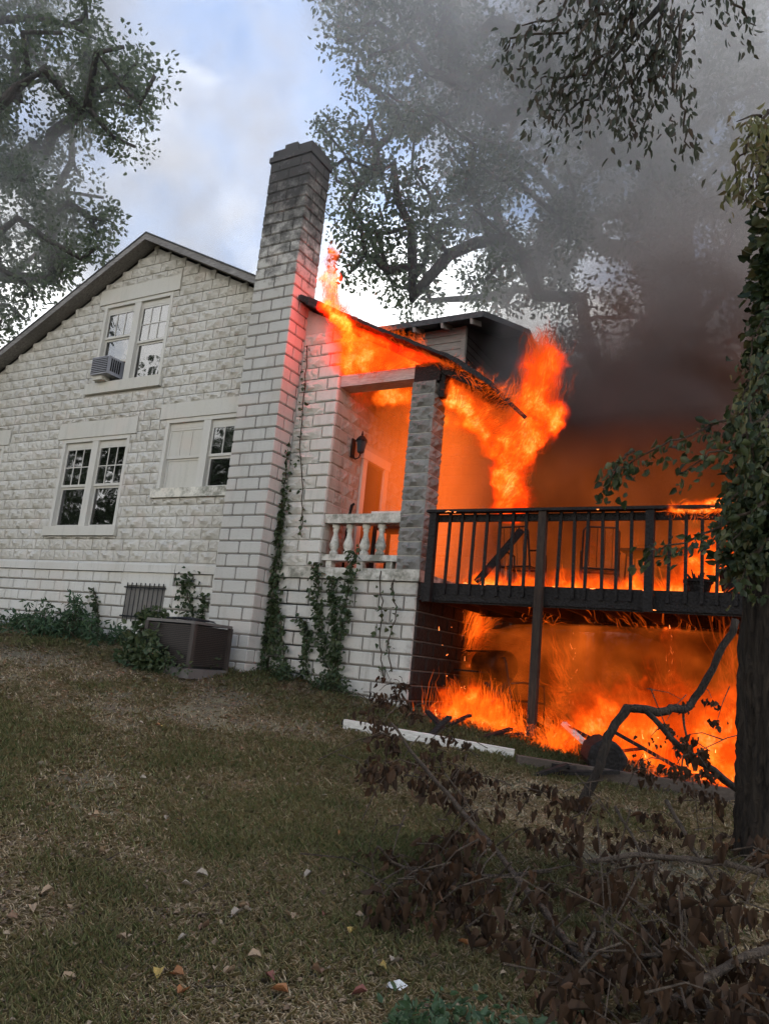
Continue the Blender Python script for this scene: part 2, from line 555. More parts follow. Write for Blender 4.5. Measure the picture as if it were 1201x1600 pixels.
def mesh_rock_block(w, h, mat, seed=1, depth=0.037, name='block', nx=9, nz=5):
    g_ = 0.008
    hh = rock_heights(nx, nz, seed)
    vs, fs = [], []
    for i in range(nx):
        for j in range(nz):
            x = g_ + (w - 2 * g_) * i / (nx - 1); z = g_ + (h - 2 * g_) * j / (nz - 1)
            vs.append((x, -0.006 - hh[i, j] * depth, z))
    for i in range(nx - 1):
        for j in range(nz - 1):
            a = i * nz + j
            if (i * 3 + j * 5 + seed) % 3: fs += [(a, a + nz, a + nz + 1), (a, a + nz + 1, a + 1)]
            else: fs += [(a, a + nz, a + 1), (a + nz, a + nz + 1, a + 1)]
    # rim back into the wall
    n0 = len(vs)
    for (x, z) in ((g_, g_), (w - g_, g_), (w - g_, h - g_), (g_, h - g_)): vs.append((x, 0.03, z))
    c0, c1, c2, c3 = 0, (nx - 1) * nz, nx * nz - 1, nz - 1
    bot = [i * nz for i in range(nx)]; top = [i * nz + nz - 1 for i in range(nx)]
    fs.append(tuple([n0, n0 + 1] + bot[::-1])); fs.append(tuple([n0 + 2, n0 + 3] + top))
    fs.append(tuple([n0 + 1, n0 + 2] + [c1 + k for k in range(nz)][::-1])); fs.append(tuple([n0 + 3, n0] + list(range(nz))))
    b = MB(); b.add(vs, fs)
    return b.mesh(name, mat)


_cache = {}


def smooth_mesh(w, h, d, mat):
    k = ('s', round(w, 3), round(h, 3), round(d, 3), mat.name)
    if k not in _cache: _cache[k] = mesh_smooth_block(w, h, d, mat)
    return _cache[k]


def rock_mesh(w, h, mat, seed, depth=0.037):
    k = ('r', round(w, 3), round(h, 3), seed, mat.name, depth)
    if k not in _cache: _cache[k] = mesh_rock_block(w, h, mat, seed, depth, nx=9 if w > 0.25 else 5)
    return _cache[k]


def put(name, me, loc, parent, rz=0.0):
    o = link(name, me, parent); o.location = loc
    if rz: o.rotation_euler = (0, 0, rz)
    return o


# ------------------------------------------------------------------ house
RIDGE_X, RIDGE_Z, SLOPE = -6.42, 9.32, 0.497
HOUSE_L, HOUSE_BACK = -13.0, 11.0


def roof_z(x): return RIDGE_Z - SLOPE * abs(x - RIDGE_X)


def under(x): return roof_z(x) - 0.17


BAND0, BAND1 = 2.70, 2.88
PX = -1.73            # porch inner wall
house = empty('house', (-3.0, 0, 1.3))
tag(house, 'white painted concrete block house with gable end, chimney and burning porch', 'house')
HO = Vector((-3.0, 0, 1.3))


def hp(name, mb, mat, parent=None, smooth=False):
    """part of the house built in world coordinates"""
    o = mb.build(name, mat, smooth=smooth)
    o.parent = parent or house
    p = parent or house
    inv = -HO if p is house else None
    if inv is not None: o.location = inv
    return o


class Part:
    pass


OPEN = [(-7.62, -5.74, 6.40, 8.10), (-8.14, -6.28, 3.53, 5.29), (-5.39, -3.40, 4.20, 5.50), (-11.9, -10.04, 3.53, 5.29), (-5.68, -4.78, 1.87, 2.47)]
# lintels and sills take the place of blocks
SOLID = [(-7.78, -5.58, 8.10, 8.42), (-7.74, -5.68, 6.18, 6.40), (-8.30, -6.12, 5.29, 5.62), (-8.22, -6.22, 3.35, 3.53), (-5.55, -3.38, 5.50, 5.79),
         (-5.46, -3.38, 4.03, 4.20), (-12.1, -9.88, 5.29, 5.62), (-12.0, -9.95, 3.35, 3.53)]

# backing wall (mortar) with real openings
bx = sorted({HOUSE_L, RIDGE_X, PX, -3.5} | {v for o in OPEN for v in o[:2]})
mb = MB()
for xa, xb in zip(bx[:-1], bx[1:]):
    zs = [0.6]
    for o in sorted(OPEN, key=lambda o: o[2]):
        if o[0] <= xa + 1e-6 and o[1] >= xb - 1e-6: zs += [o[2], o[3]]
    zs.append(None)
    for k in range(0, len(zs), 2):
        za = zs[k]; zb = zs[k + 1]
        ta, tb = (under(xa), under(xb)) if zb is None else (zb, zb)
        mb.prism([(xa, za), (xb, za), (xb, tb), (xa, ta)], 'y', 0.012, 0.22)
gable = hp('gable_wall', mb, m_mortar)


def sub(name, me, x, y, z, parent, rz=0.0):
    """child placed at world coordinates; its parent is a part whose origin offset is -HO under the house"""
    o = link(name, me, parent)
    o.location = (x, y, z)
    if rz: o.rotation_euler = (0, 0, rz)
    return o


def free(x0, x1, z0, z1, rects):
    """parts of the interval x0..x1 not covered by rects that overlap z0..z1"""
    segs = [(x0, x1)]
    for a, b, c, d in rects:
        if d <= z0 + 0.03 or c >= z1 - 0.03: continue
        out = []
        for s, e in segs:
            if b <= s or a >= e: out.append((s, e)); continue
            if a - s > 0.05: out.append((s, a))
            if e - b > 0.05: out.append((b, e))
        segs = out
    return segs


RECT = OPEN + SOLID
rock_list = []
row = 0
z = BAND1 + 0.005
while z < RIDGE_Z - 0.3:
    zt = z + CH
    half = (zt - RIDGE_Z + 0.17) / SLOPE
    xl = max(HOUSE_L, RIDGE_X - (RIDGE_Z - 0.10 - zt) / SLOPE); xr = min(-3.36, RIDGE_X + (RIDGE_Z - 0.10 - zt) / SLOPE)
    off = (row % 2) * CW / 2
    x = -3.36 - off if off else -3.36
    edges = [-3.36] + ([-3.36 - off] if off else [])
    while edges[-1] > HOUSE_L: edges.append(edges[-1] - CW)
    edges = edges[::-1]
    for xa, xb in zip(edges[:-1], edges[1:]):
        xa2, xb2 = max(xa, xl), min(xb, xr)
        if xb2 - xa2 < 0.07: continue
        for s, e in free(xa2, xb2, z, zt, RECT):
            if e - s > 0.07: rock_list.append((s, e, z, CH))
        for (ra, rb_, rc, rd) in RECT:      # cut blocks where a lintel or sill ends within the course
            if rb_ <= xa2 or ra >= xb2 or rd <= z + 0.03 or rc >= zt - 0.03: continue
            for (pa_, pb_) in ((z, rc), (rd, zt)):
                if pb_ - pa_ > 0.045:
                    for s, e in free(max(xa2, ra), min(xb2, rb_), pa_, pb_, RECT):
                        if e - s > 0.07: rock_list.append((s, e, pa_, pb_ - pa_))
    z = zt; row += 1
# the strip right of the chimney: rough blocks, smooth quoins at the corner
quoins = []
z = BAND1 + 0.005; row = 0
while z + CH < under(-1.95):
    q0 = PX - (CW if row % 2 else CW / 2)
    rock_list.append((-2.5, q0, z, CH))
    quoins.append((q0, PX, z, row % 2))
    z += CH; row += 1


def dist_cam(b):
    return (Vector(((b[0] + b[1]) / 2, 0, b[2])) - Vector(CAM)).length * (1.0 if b[0] > -10.6 else 3.0)


rock_list.sort(key=dist_cam)
rest = MB()
for k, (xa, xb, z, bh) in enumerate(rock_list):
    w = round((xb - xa) / 0.02) * 0.02
    if abs((xb - xa) - CW) < 0.012: w = CW
    me = rock_mesh(w, CH if bh == CH else round(bh, 2), m_block, 1 + (k * 7) % 5)
    if k < 300:
        sub('rock_face_block', me, xa, 0, z, gable)
    else:
        n0 = len(rest.v)
        rest.v += [(v.co.x + xa, v.co.y, v.co.z + z) for v in me.vertices]
        rest.f += [tuple(i + n0 for i in p.vertices) for p in me.polygons]
o = rest.build('distant_rock_face_blocks', m_block, gable); o['kind'] = 'stuff'
for q0, q1, z, r_ in quoins:
    sub('corner_block', smooth_mesh(q1 - q0 + 0.02, CH, 0.03, m_smooth), q0, 0, z, gable)

# water-table band stones and plinth blocks
plinth = hp('plinth', MB().box(HOUSE_L, -3.3, -0.012, 0.011, 0.6, BAND0 - 0.003), m_joint)
for k in range(8):
    x1_ = -3.36 - k * 1.22; x0_ = x1_ - 1.21
    b = MB(); b.prism([(-0.075, BAND0), (0.011, BAND0), (0.011, BAND1), (-0.055, BAND1 - 0.02), (-0.075, BAND1 - 0.05)], 'x', x0_, x1_ - 0.004)
    b.build('band_stone', m_smooth, plinth)
z = BAND0 - CH; row = 0
while z > 0.9:
    off = (row % 2) * CW / 2
    edges = [-3.36] + ([-3.36 - off] if off else [])
    while edges[-1] > -11.2: edges.append(edges[-1] - CW)
    for xb, xa in zip(edges[:-1], edges[1:]):
        for s, e in free(xa, xb, z, z + CH, [OPEN[4], (-5.85, -4.62, 2.47, BAND0)]):
            if e - s > 0.08 and z + CH > gz((s + e) / 2, -0.05): sub('plinth_block', smooth_mesh(e - s, CH, 0.034, m_smooth), s, -0.012, z, plinth)
    z -= CH; row += 1
MB().box(-5.85, -4.62, -0.04, 0.011, 2.472, BAND0 - 0.004).build('lintel_stone', m_smooth, plinth)

# chimney ---------------------------------------------------------------
CX0, CX1, CY0, CY1, CTOP = -3.38, -2.50, -0.46, 0.16, 10.16
chim = hp('chimney', MB().box(CX0 + 0.025, CX1 - 0.025, CY0 + 0.025, CY1 - 0.02, 0.9, CTOP - 0.02), m_mortar_ch)


def cuboid_block(x0, x1, y0, y1, z0, z1, mat):
    """bevelled block"""
    g_ = 0.0105; e = 0.013
    k = ('c', round(x1 - x0, 3), round(y1 - y0, 3), round(z1 - z0, 3), mat.name)
    if k not in _cache:
        w, d, h = x1 - x0, y1 - y0, z1 - z0
        b = MB(); vs = []
        for zz, ins in ((g_, e), (g_ + e, 0), (h - g_ - e, 0), (h - g_, e)):
            a0, a1, b0, b1 = g_ + ins, w - g_ - ins, g_ + ins, d - g_ - ins
            c = 0.012
            ring = [(a0 + c, b0), (a1 - c, b0), (a1, b0 + c), (a1, b1 - c), (a1 - c, b1), (a0 + c, b1), (a0, b1 - c), (a0, b0 + c)]
            vs += [(p[0], p[1], zz) for p in ring]
        fs = [tuple(range(8))[::-1], tuple(range(24, 32))]
        for r_ in range(3):
            for i in range(8):
                a, c2 = r_ * 8 + i, r_ * 8 + (i + 1) % 8
                fs.append((a, c2, c2 + 8, a + 8))
        b.add(vs, fs); _cache[k] = b.mesh('block', mat)
    return _cache[k]


z = 0.95; row = 0
W2 = (CX1 - CX0) / 2
while z + CH < CTOP - 0.2:
    if row % 2 == 0:
        parts = [(CX0, CX0 + W2, CY0, CY0 + 0.21), (CX0 + W2, CX1, CY0, CY0 + 0.21), (CX1 - 0.21, CX1, CY0 + 0.21, CY1), (CX0, CX0 + 0.21, CY0 + 0.21, CY1)]
    else:
        parts = [(CX0, CX0 + 0.21, CY0, CY0 + 0.42), (CX0 + 0.21, CX1 - 0.21, CY0, CY0 + 0.21), (CX1 - 0.21, CX1, CY0, CY0 + 0.42), (CX1 - 0.21, CX1, CY0 + 0.42, CY1)]
    for a, b_, c, d in parts:
        jig = random.uniform(-0.004, 0.004)
        sub('chimney_block', cuboid_block(a, b_, c, d, z, z + CH, m_chim), a, c + jig, z, chim)
    z += CH; row += 1
cap = MB()
cap.box(CX0 - 0.012, CX1 + 0.012, CY0 - 0.012, CY1 + 0.012, z + 0.0, z + 0.10)
cap.build('chimney_cap', m_chim, chim)
for (a, b_, c, d, h0, h1, rz_) in ((-3.22, -2.80, -0.46, -0.05, 0.104, 0.21, 0.1), (-3.12, -2.86, -0.42, -0.12, 0.214, 0.32, -0.12), (-2.78, -2.53, -0.46, 0.08, 0.104, 0.19, 0.0)):
    MB().box(a, b_, c, d, z + h0, z + h1).build('loose_cap_stone', m_chim, chim)
CTOPZ = z

# roof ------------------------------------------------------------------
EAVE_R, EAVE_L = 0.62, -13.9
RB = HOUSE_BACK + 0.3


def slab(xa, xb, y0, y1, t0, t1):
    b = MB(); b.prism([(xa, roof_z(xa) - t1), (xb, roof_z(xb) - t1), (xb, roof_z(xb) - t0), (xa, roof_z(xa) - t0)], 'y', y0, y1)
    return b


roof = hp('roof', slab(EAVE_L, RIDGE_X, -0.30, RB, 0.03, 0.09), m_shingle)
slab(RIDGE_X, -2.2, -0.30, RB, 0.03, 0.09).build('roof_deck', m_shingle, roof)
slab(-2.2, 0.25, -0.26, RB, 0.03, 0.09).build('roof_deck', m_charroof, roof)
slab(EAVE_L - 0.03, RIDGE_X + 0.01, -0.34, RB + .03, 0.0, 0.028).build('shingle_course', m_shingle, roof)
slab(RIDGE_X + 0.011, CX0 - 0.02, -0.34, RB + .03, 0.0, 0.028).build('shingle_course', m_shingle, roof)
slab(EAVE_L, RIDGE_X - 0.002, -0.325, -0.296, 0.032, 0.16).build('rake_board', m_rake, roof)
slab(RIDGE_X + 0.002, CX0 - 0.03, -0.325, -0.296, 0.032, 0.16).build('rake_board', m_rake, roof)
slab(EAVE_L, RIDGE_X - 0.004, -0.295, 0.0, 0.092, 0.12).build('soffit', m_rake, roof)
slab(RIDGE_X + 0.004, CX0 - 0.03, -0.295, 0.0, 0.092, 0.12).build('soffit', m_rake, roof)
# charred rake over the porch, ragged lower end
b = MB()
xsr = np.linspace(-2.45, 1.0, 60)
w1_, w2_, w3_ = 0.15, 0.02, 0.25
edge_ = []
for xa in xsr:
    w1_ = min(0.24, max(0.09, w1_ + random.uniform(-.022, .022))); w2_ = min(0.045, max(0.0, w2_ + random.uniform(-.012, .012))); w3_ = min(0.5, max(0.08, w3_ + random.uniform(-.07, .07)))
    drop = 0.0 if xa < 0.3 else (xa - 0.3) * 0.22
    edge_.append((xa, roof_z(xa) - w1_ - drop, roof_z(xa) - w2_ - drop, -0.33 + random.uniform(0, .02), w3_))
vs = []
for (xa, za, zb, ya, yb) in edge_: vs += [(xa, ya, za), (xa, yb, za), (xa, yb, zb), (xa, ya, zb)]
fs = [(0, 1, 2, 3), tuple(len(vs) - 4 + i for i in (3, 2, 1, 0))]
for k in range(len(edge_) - 1):
    for i in range(4): fs.append((k * 4 + i, k * 4 + 4 + i, k * 4 + 4 + (i + 1) % 4, k * 4 + (i + 1) % 4))
b.add(vs, fs)
b.build('charred_rake', m_charroof, roof)
for k in range(9):      # burning rafters under the porch roof
    yy = 0.05 + k * 0.42
    x1_ = random.uniform(0.5, 1.0) if k else 0.75
    MB().bar((-2.0, yy, roof_z(-2.0) - 0.17), (x1_, yy, roof_z(x1_) - 0.17 - 0.05), 0.05, 0.13).build('porch_rafter', m_char, roof)
slab(0.28, 0.62, 0.2, 3.4, 0.05, 0.2).build('eave_remnant', m_charroof, roof)
MB().bar((0.75, -0.2, roof_z(0.75) - 0.12), (1.42, 0.0, 5.0), 0.035, 0.05).build('broken_rafter', m_char, roof)

# rest of the shell so the inside is closed and dark
shell = MB()
shell.box(HOUSE_L, HOUSE_L + 0.2, 0.23, HOUSE_BACK, 0.6, under(HOUSE_L))
shell.box(HOUSE_L, PX, HOUSE_BACK - 0.2, HOUSE_BACK, 0.6, 6.4)
hp('rear_wall', shell, m_mortar)
hp('interior_floor', MB().box(HOUSE_L + 0.21, PX - 0.25, 0.23, HOUSE_BACK - 0.21, 2.6, 2.8), m_dark)
hp('interior_floor', MB().box(HOUSE_L + 0.21, PX - 0.25, 0.23, HOUSE_BACK - 0.21, 5.75, 5.95), m_dark)
hp('interior_partition', MB().prism([(HOUSE_L + 0.21, 0.7), (PX - 0.25, 0.7), (PX - 0.25, under(PX - .25) - .05), (RIDGE_X, under(RIDGE_X) - .05), (HOUSE_L + 0.21, under(HOUSE_L + .21) - .05)], 'y', 2.6, 2.7), m_dark)

# porch walls -------------------------------------------------------------
DOOR = (1.06, 1.66, 2.88, 4.85)
WING_Y, WING_X = 3.9, -0.86
pw = MB()
for ya, yb, za, zb in ((0.221, DOOR[0], 0.7, 6.75), (DOOR[0], DOOR[1], DOOR[3], 6.75), (DOOR[0], DOOR[1], 0.7, DOOR[2]), (DOOR[1], HOUSE_BACK - 0.21, 0.7, 6.75)):
    pw.box(PX - 0.22, PX - 0.012, ya, yb, za, zb)
porch_wall = hp('porch_wall', pw, m_mortar)
z = BAND1 + 0.005; row = 0
while z + CH < 6.7:
    yy = 0.0 if row % 2 else -0.0
    first = CW / 2 if row % 2 else CW
    edges = [0.0, first]
    while edges[-1] < WING_Y - 0.05: edges.append(min(edges[-1] + CW, WING_Y))
    for k, (ya, yb) in enumerate(zip(edges[:-1], edges[1:])):
        for s, e in free(ya, yb, z, z + CH, [(DOOR[0] - 0.14, DOOR[1] + 0.14, DOOR[2], DOOR[3] + 0.17)]):
            if e - s < 0.07: continue
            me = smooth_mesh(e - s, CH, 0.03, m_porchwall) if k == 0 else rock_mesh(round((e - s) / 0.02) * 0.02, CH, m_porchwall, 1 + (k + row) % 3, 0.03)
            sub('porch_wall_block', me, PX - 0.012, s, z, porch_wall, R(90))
    z += CH; row += 1
wing = hp('porch_end_wall', MB().box(PX + 0.002, WING_X - 0.012, WING_Y + 0.012, HOUSE_BACK - 0.3, 0.7, 6.2), m_mortar)
z = BAND1 + 0.005; row = 0
while z + CH < 6.15:
    off = CW / 2 if row % 2 else CW
    edges = [WING_X, WING_X - off]
    while edges[-1] > PX + 0.05: edges.append(max(edges[-1] - CW, PX + 0.04))
    for xb, xa in zip(edges[:-1], edges[1:]):
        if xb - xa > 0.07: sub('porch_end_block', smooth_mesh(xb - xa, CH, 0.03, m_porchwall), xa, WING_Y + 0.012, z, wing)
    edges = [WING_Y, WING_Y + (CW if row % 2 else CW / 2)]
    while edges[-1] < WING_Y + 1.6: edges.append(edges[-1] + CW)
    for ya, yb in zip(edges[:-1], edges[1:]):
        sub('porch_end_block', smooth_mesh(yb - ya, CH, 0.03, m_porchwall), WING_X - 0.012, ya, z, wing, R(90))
    z += CH; row += 1
# door in the porch wall
dr = hp('door', MB().box(PX - 0.12, PX - 0.07, DOOR[0] + 0.04, DOOR[1] - 0.04, DOOR[2] + 0.03, DOOR[3] - 0.04), m_door)
fr = MB()
fr.box(PX - 0.10, PX + 0.035, DOOR[0] - 0.13, DOOR[0] + 0.0, DOOR[2], DOOR[3] + 0.0)
fr.box(PX - 0.10, PX + 0.035, DOOR[1] + 0.0, DOOR[1] + 0.13, DOOR[2], DOOR[3] + 0.0)
fr.box(PX - 0.10, PX + 0.045, DOOR[0] - 0.16, DOOR[1] + 0.16, DOOR[3] + 0.002, DOOR[3] + 0.16)
fr.build('door_frame', m_frame, dr)
for zz in (3.1, 3.95):
    MB().box(PX - 0.069, PX - 0.055, DOOR[0] + 0.14, DOOR[1] - 0.14, zz, zz + 0.65).build('door_panel', m_door, dr)
MB().lathe([(0.012, 0), (0.012, 0.03), (0.03, 0.04), (0.03, 0.07), (0.01, 0.08)], (PX - 0.03, DOOR[0] + 0.1, 3.85), 8).build('door_knob', m_metal, dr)

# porch base, ledge, slab -------------------------------------------------
base = hp('porch_base', MB().box(-2.48, -0.012, 0.012, 0.25, 0.5, BAND0 - 0.004).box(-0.25, -0.012, 0.25, 9.0, 0.4, BAND0 - 0.004), m_joint)
z = BAND0 - CH; row = 0
while z > 0.7:
    off = (row % 2) * CW / 2
    edges = [0.0, -(CW / 2 if row % 2 else CW)]
    while edges[-1] > -2.46: edges.append(max(edges[-1] - CW, -2.5))
    for xb, xa in zip(edges[:-1], edges[1:]):
        if xb - xa > 0.07 and z + CH > gz(xa, -0.05) - 0.05: sub('base_block', smooth_mesh(xb - xa, CH, 0.032, m_base), xa, 0.012, z, base)
    edges = [0.0, CW if row % 2 else CW / 2]
    while edges[-1] < 4.6: edges.append(edges[-1] + CW)
    for ya, yb in zip(edges[:-1], edges[1:]):
        sub('scorched_base_block', smooth_mesh(yb - ya, CH, 0.032, m_scorch), -0.012, ya, z, base, R(90))
    z -= CH; row += 1
for xa, xb in ((-2.5, -1.62), (-1.62, -0.86), (-0.86, 0.035)):
    MB().box(xa, xb - 0.004, -0.06, 0.30, BAND0, 2.865).build('ledge_stone', m_ledge, base)
hp('porch_floor', MB().box(PX + 0.002, -0.002, 0.302, WING_Y, BAND0 + .002, 2.85), m_ledge)

# column -------------------------------------------------------------------
column = hp('porch_column', MB().box(-0.385, -0.02, 0.025, 0.375, 2.866, 5.76), m_mortar)
z = 2.868; row = 0
while z < 5.70:
    h = min(CH, 5.76 - z)
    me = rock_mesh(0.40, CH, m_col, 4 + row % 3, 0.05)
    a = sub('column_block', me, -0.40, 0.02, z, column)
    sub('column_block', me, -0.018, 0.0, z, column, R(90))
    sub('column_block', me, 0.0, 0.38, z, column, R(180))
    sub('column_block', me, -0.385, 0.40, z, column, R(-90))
    z += CH; row += 1
hp('porch_beam', MB().box(PX + 0.01, 0.03, 0.03, 0.33, 5.775, 5.965), m_beam)
hp('beam_end_char', MB().box(-0.38, 0.05, 0.015, 0.345, 5.70, 5.99).box(0.03, 0.12, 0.05, 0.3, 5.45, 5.98), m_char)

# balustrade ---------------------------------------------------------------
bal = hp('balustrade_rail', MB().box(PX + 0.0, -0.405, 0.03, 0.27, 3.56, 3.70), m_ledge)
MB().box(PX + 0.0, -0.405, 0.05, 0.25, 2.99, 3.08).build('bottom_rail', m_ledge, bal)
for xx in (-1.6, -1.05, -0.55):
    MB().box(xx - 0.05, xx + 0.05, 0.08, 0.2, 2.866, 2.988).build('rail_foot', m_ledge, bal)
prof = [(0.07, 0.0), (0.07, 0.05), (0.045, 0.07), (0.075, 0.11), (0.082, 0.16), (0.06, 0.23), (0.04, 0.30), (0.036, 0.35), (0.05, 0.37), (0.05, 0.39), (0.038, 0.40), (0.065, 0.42), (0.065, 0.475)]
bme = MB().lathe(prof, (0, 0, 0), 14).mesh('baluster', m_ledge, True)
for xx in (-1.57, -1.32, -1.03, -0.76):
    sub('baluster', bme, xx, 0.15, 3.083, bal)


# windows --------------------------------------------------------------------
def window(x0, x1, z0, z1, boarded=False, raise_left=0.0, sill=None, lintel=None, sillmat=None, grid=True):
    dpt = 0.10
    cs = 0.075
    fr = MB()
    fr.box(x0, x0 + cs, -0.01, dpt, z0, z1); fr.box(x1 - cs, x1, -0.01, dpt, z0, z1)
    fr.box(x0 + cs, x1 - cs, -0.012, dpt, z1 - cs, z1)
    xm = (x0 + x1) / 2
    win = hp('window', fr, m_frame)
    MB().box(xm - 0.085, xm + 0.085, -0.006, dpt, z0, z1 - cs).build('mullion', m_frame, win)
    MB().box(x0 + cs + 0.001, xm - 0.087, 0.04, dpt + 0.02, z1 - cs - 0.1, z1 - cs - 0.002).box(xm + 0.087, x1 - cs - 0.001, 0.04, dpt + 0.02, z1 - cs - 0.1, z1 - cs - 0.002).build('head_stop', m_frame, win)
    for k, (a, b_) in enumerate(((x0 + cs, xm - 0.085), (xm + 0.085, x1 - cs))):
        zt = z1 - cs - 0.1
        zm = (z0 + zt) / 2 + (raise_left if k == 0 else 0)
        st = 0.04
        for up in (1, 0):
            za, zb = (zm, zt) if up else (z0 + (raise_left * 0.0), zm)
            if not up and k == 0 and raise_left: za = z0 + raise_left + 0.245
            yy = 0.045 if up else 0.075
            s = MB()
            s.box(a + 0.002, a + st, yy, yy + 0.03, za, zb); s.box(b_ - st, b_ - 0.002, yy, yy + 0.03, za, zb)
            s.box(a + st, b_ - st, yy, yy + 0.03, za, za + st * 1.2); s.box(a + st, b_ - st, yy, yy + 0.03, zb - st, zb)
            sash = s.build('sash', m_frame, win)
            if boarded and k == 0:
                MB().box(a + st, b_ - st, yy + 0.012, yy + 0.02, za + st, zb - st).build('board_panel', m_trim, win)
            else:
                MB().box(a + st, b_ - st, yy + 0.012, yy + 0.017, za + st, zb - st).build('pane', m_glass, win)
            if up and grid:
                for t in (1 / 3, 2 / 3):
                    xx = a + st + (b_ - a - 2 * st) * t
                    MB().box(xx - 0.009, xx + 0.009, yy + 0.002, yy + 0.011, za + st, zb - st).build('muntin', m_frame, win)
                zz = (za + zb) / 2
                if zb - za > 0.6:
                    MB().box(a + st, b_ - st, yy + 0.003, yy + 0.0105, zz - 0.009, zz + 0.009).build('muntin', m_frame, win)
        if not (boarded and k == 0):
            MB().box(a + 0.03, b_ - 0.03, 0.16, 0.165, zm - 0.05, zt - 0.02).build('blind', m_screen, win)
    if sill: MB().box(sill[0], sill[1], -0.07, 0.011, sill[2], sill[3] - 0.003).box(x0, x1, 0.012, 0.13, sill[3] - 0.04, sill[3] - 0.003).build('sill', sillmat or m_trim, win)
    if lintel: MB().box(lintel[0], lintel[1], -0.035, 0.011, lintel[2] + 0.003, lintel[3]).build('lintel', m_trim, win)
    return win


w1 = window(*OPEN[0], raise_left=0.2, lintel=SOLID[0], sill=SOLID[1])
w2 = window(*OPEN[1], lintel=SOLID[2], sill=SOLID[3])
w3 = window(*OPEN[2], boarded=True, lintel=SOLID[4], sill=SOLID[5], sillmat=m_sill)
w4 = window(*OPEN[3], lintel=SOLID[6], sill=SOLID[7])
x0, x1, z0, z1 = OPEN[4]
bw = hp('basement_window', MB().box(x0, x0 + 0.06, 0.02, 0.14, z0, z1).box(x1 - 0.06, x1, 0.02, 0.14, z0, z1).box(x0 + .06, x1 - .06, 0.02, 0.14, z1 - 0.05, z1).box(x0 + .06, x1 - .06, 0.02, 0.14, z0, z0 + 0.05), m_frame)
MB().box(x0 + 0.06, x1 - 0.06, 0.10, 0.105, z0 + .05, z1 - .05).build('pane', m_glass, bw)
for k in range(9):
    xx = x0 + 0.02 + k * (x1 - x0 - 0.04) / 8
    MB().tube([(xx, -0.06, z0 - 0.03), (xx, -0.06, z1 + 0.04)], 0.009, 6).build('bar', m_black, bw)
for zz in (z0 + 0.06, z1 - 0.04):
    MB().tube([(x0 - 0.05, -0.066, zz), (x1 + 0.05, -0.066, zz)], 0.012, 6).build('cross_bar', m_black, bw)

# dormer --------------------------------------------------------------------------
DY0, DY1, DXF, DEZ = 3.3, 7.6, -1.15, 8.22
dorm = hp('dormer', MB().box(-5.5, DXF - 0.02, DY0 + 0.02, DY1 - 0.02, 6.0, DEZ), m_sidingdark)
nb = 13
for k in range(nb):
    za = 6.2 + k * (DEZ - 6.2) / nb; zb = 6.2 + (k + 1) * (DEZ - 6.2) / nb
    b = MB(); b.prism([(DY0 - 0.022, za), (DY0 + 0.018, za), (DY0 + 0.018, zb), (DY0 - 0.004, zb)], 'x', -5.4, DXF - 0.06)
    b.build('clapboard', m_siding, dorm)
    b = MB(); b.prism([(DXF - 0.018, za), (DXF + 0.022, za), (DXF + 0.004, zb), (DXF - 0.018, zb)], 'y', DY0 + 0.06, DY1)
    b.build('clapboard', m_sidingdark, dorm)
MB().box(DXF - 0.058, DXF + 0.03, DY0 - 0.03, DY0 + 0.058, 6.2, DEZ).build('corner_board', m_siding, dorm)
DR = (DY0 + DY1) / 2; DS = 0.30
gp = [(DY0, DEZ), (DY1, DEZ), (DR, DEZ + DS * (DR - DY0))]
b = MB(); b.prism(gp, 'x', DXF - 0.05, DXF - 0.01); b.build('gable_panel', m_sidingdark, dorm)
OV = 0.42
for sgn in (-1, 1):
    ye = DR + sgn * (DR - DY0 + OV)
    zr = DEZ + DS * (DR - DY0) + 0.06; ze = DEZ - DS * OV + 0.06
    b = MB(); b.prism([(ye, ze), (DR + sgn * 0.002, zr), (DR + sgn * 0.002, zr + 0.12), (ye, ze + 0.12)], 'x', -5.6, DXF + 0.55)
    b.build('dormer_roof', m_charroof if sgn > 0 else m_shingle, dorm)
    for k in range(7):
        xx = DXF + 0.3 - k * 0.62
        MB().bar((xx, ye - sgn * 0.02, ze - 0.05), (xx, ye - sgn * 0.45, ze + DS * 0.43 - 0.05), 0.05, 0.1).build('rafter_tail', m_siding, dorm)

# wall lantern ------------------------------------------------------------------------
lan = empty('wall_lantern', (PX, 0.56, 4.95))
tag(lan, 'black iron carriage lantern on the porch wall beside the door', 'lantern')
b = MB().box(0.03, 0.05, -0.05, 0.05, -0.20, 0.12); b.build('back_plate', m_black, lan)
MB().tube([(0.05, 0, -0.15), (0.10, 0, -0.22), (0.17, 0, -0.20), (0.19, 0, -0.13)], 0.011, 6).build('bracket', m_black, lan)
MB().lathe([(0.03, -0.13), (0.055, -0.11), (0.085, 0.07)], (0.19, 0, 0), 6).build('lamp_glass', m_screen, lan)
MB().lathe([(0.105, 0.072), (0.10, 0.09), (0.05, 0.15), (0.02, 0.17), (0.018, 0.2), (0.006, 0.25)], (0.19, 0, 0), 6).build('cap', m_black, lan)
for k in range(6):
    a = k * math.pi / 3
    MB().tube([(0.19 + 0.056 * math.cos(a), 0.056 * math.sin(a), -0.11), (0.19 + 0.087 * math.cos(a), 0.087 * math.sin(a), 0.07)], 0.007, 4).build('cage_bar', m_black, lan)
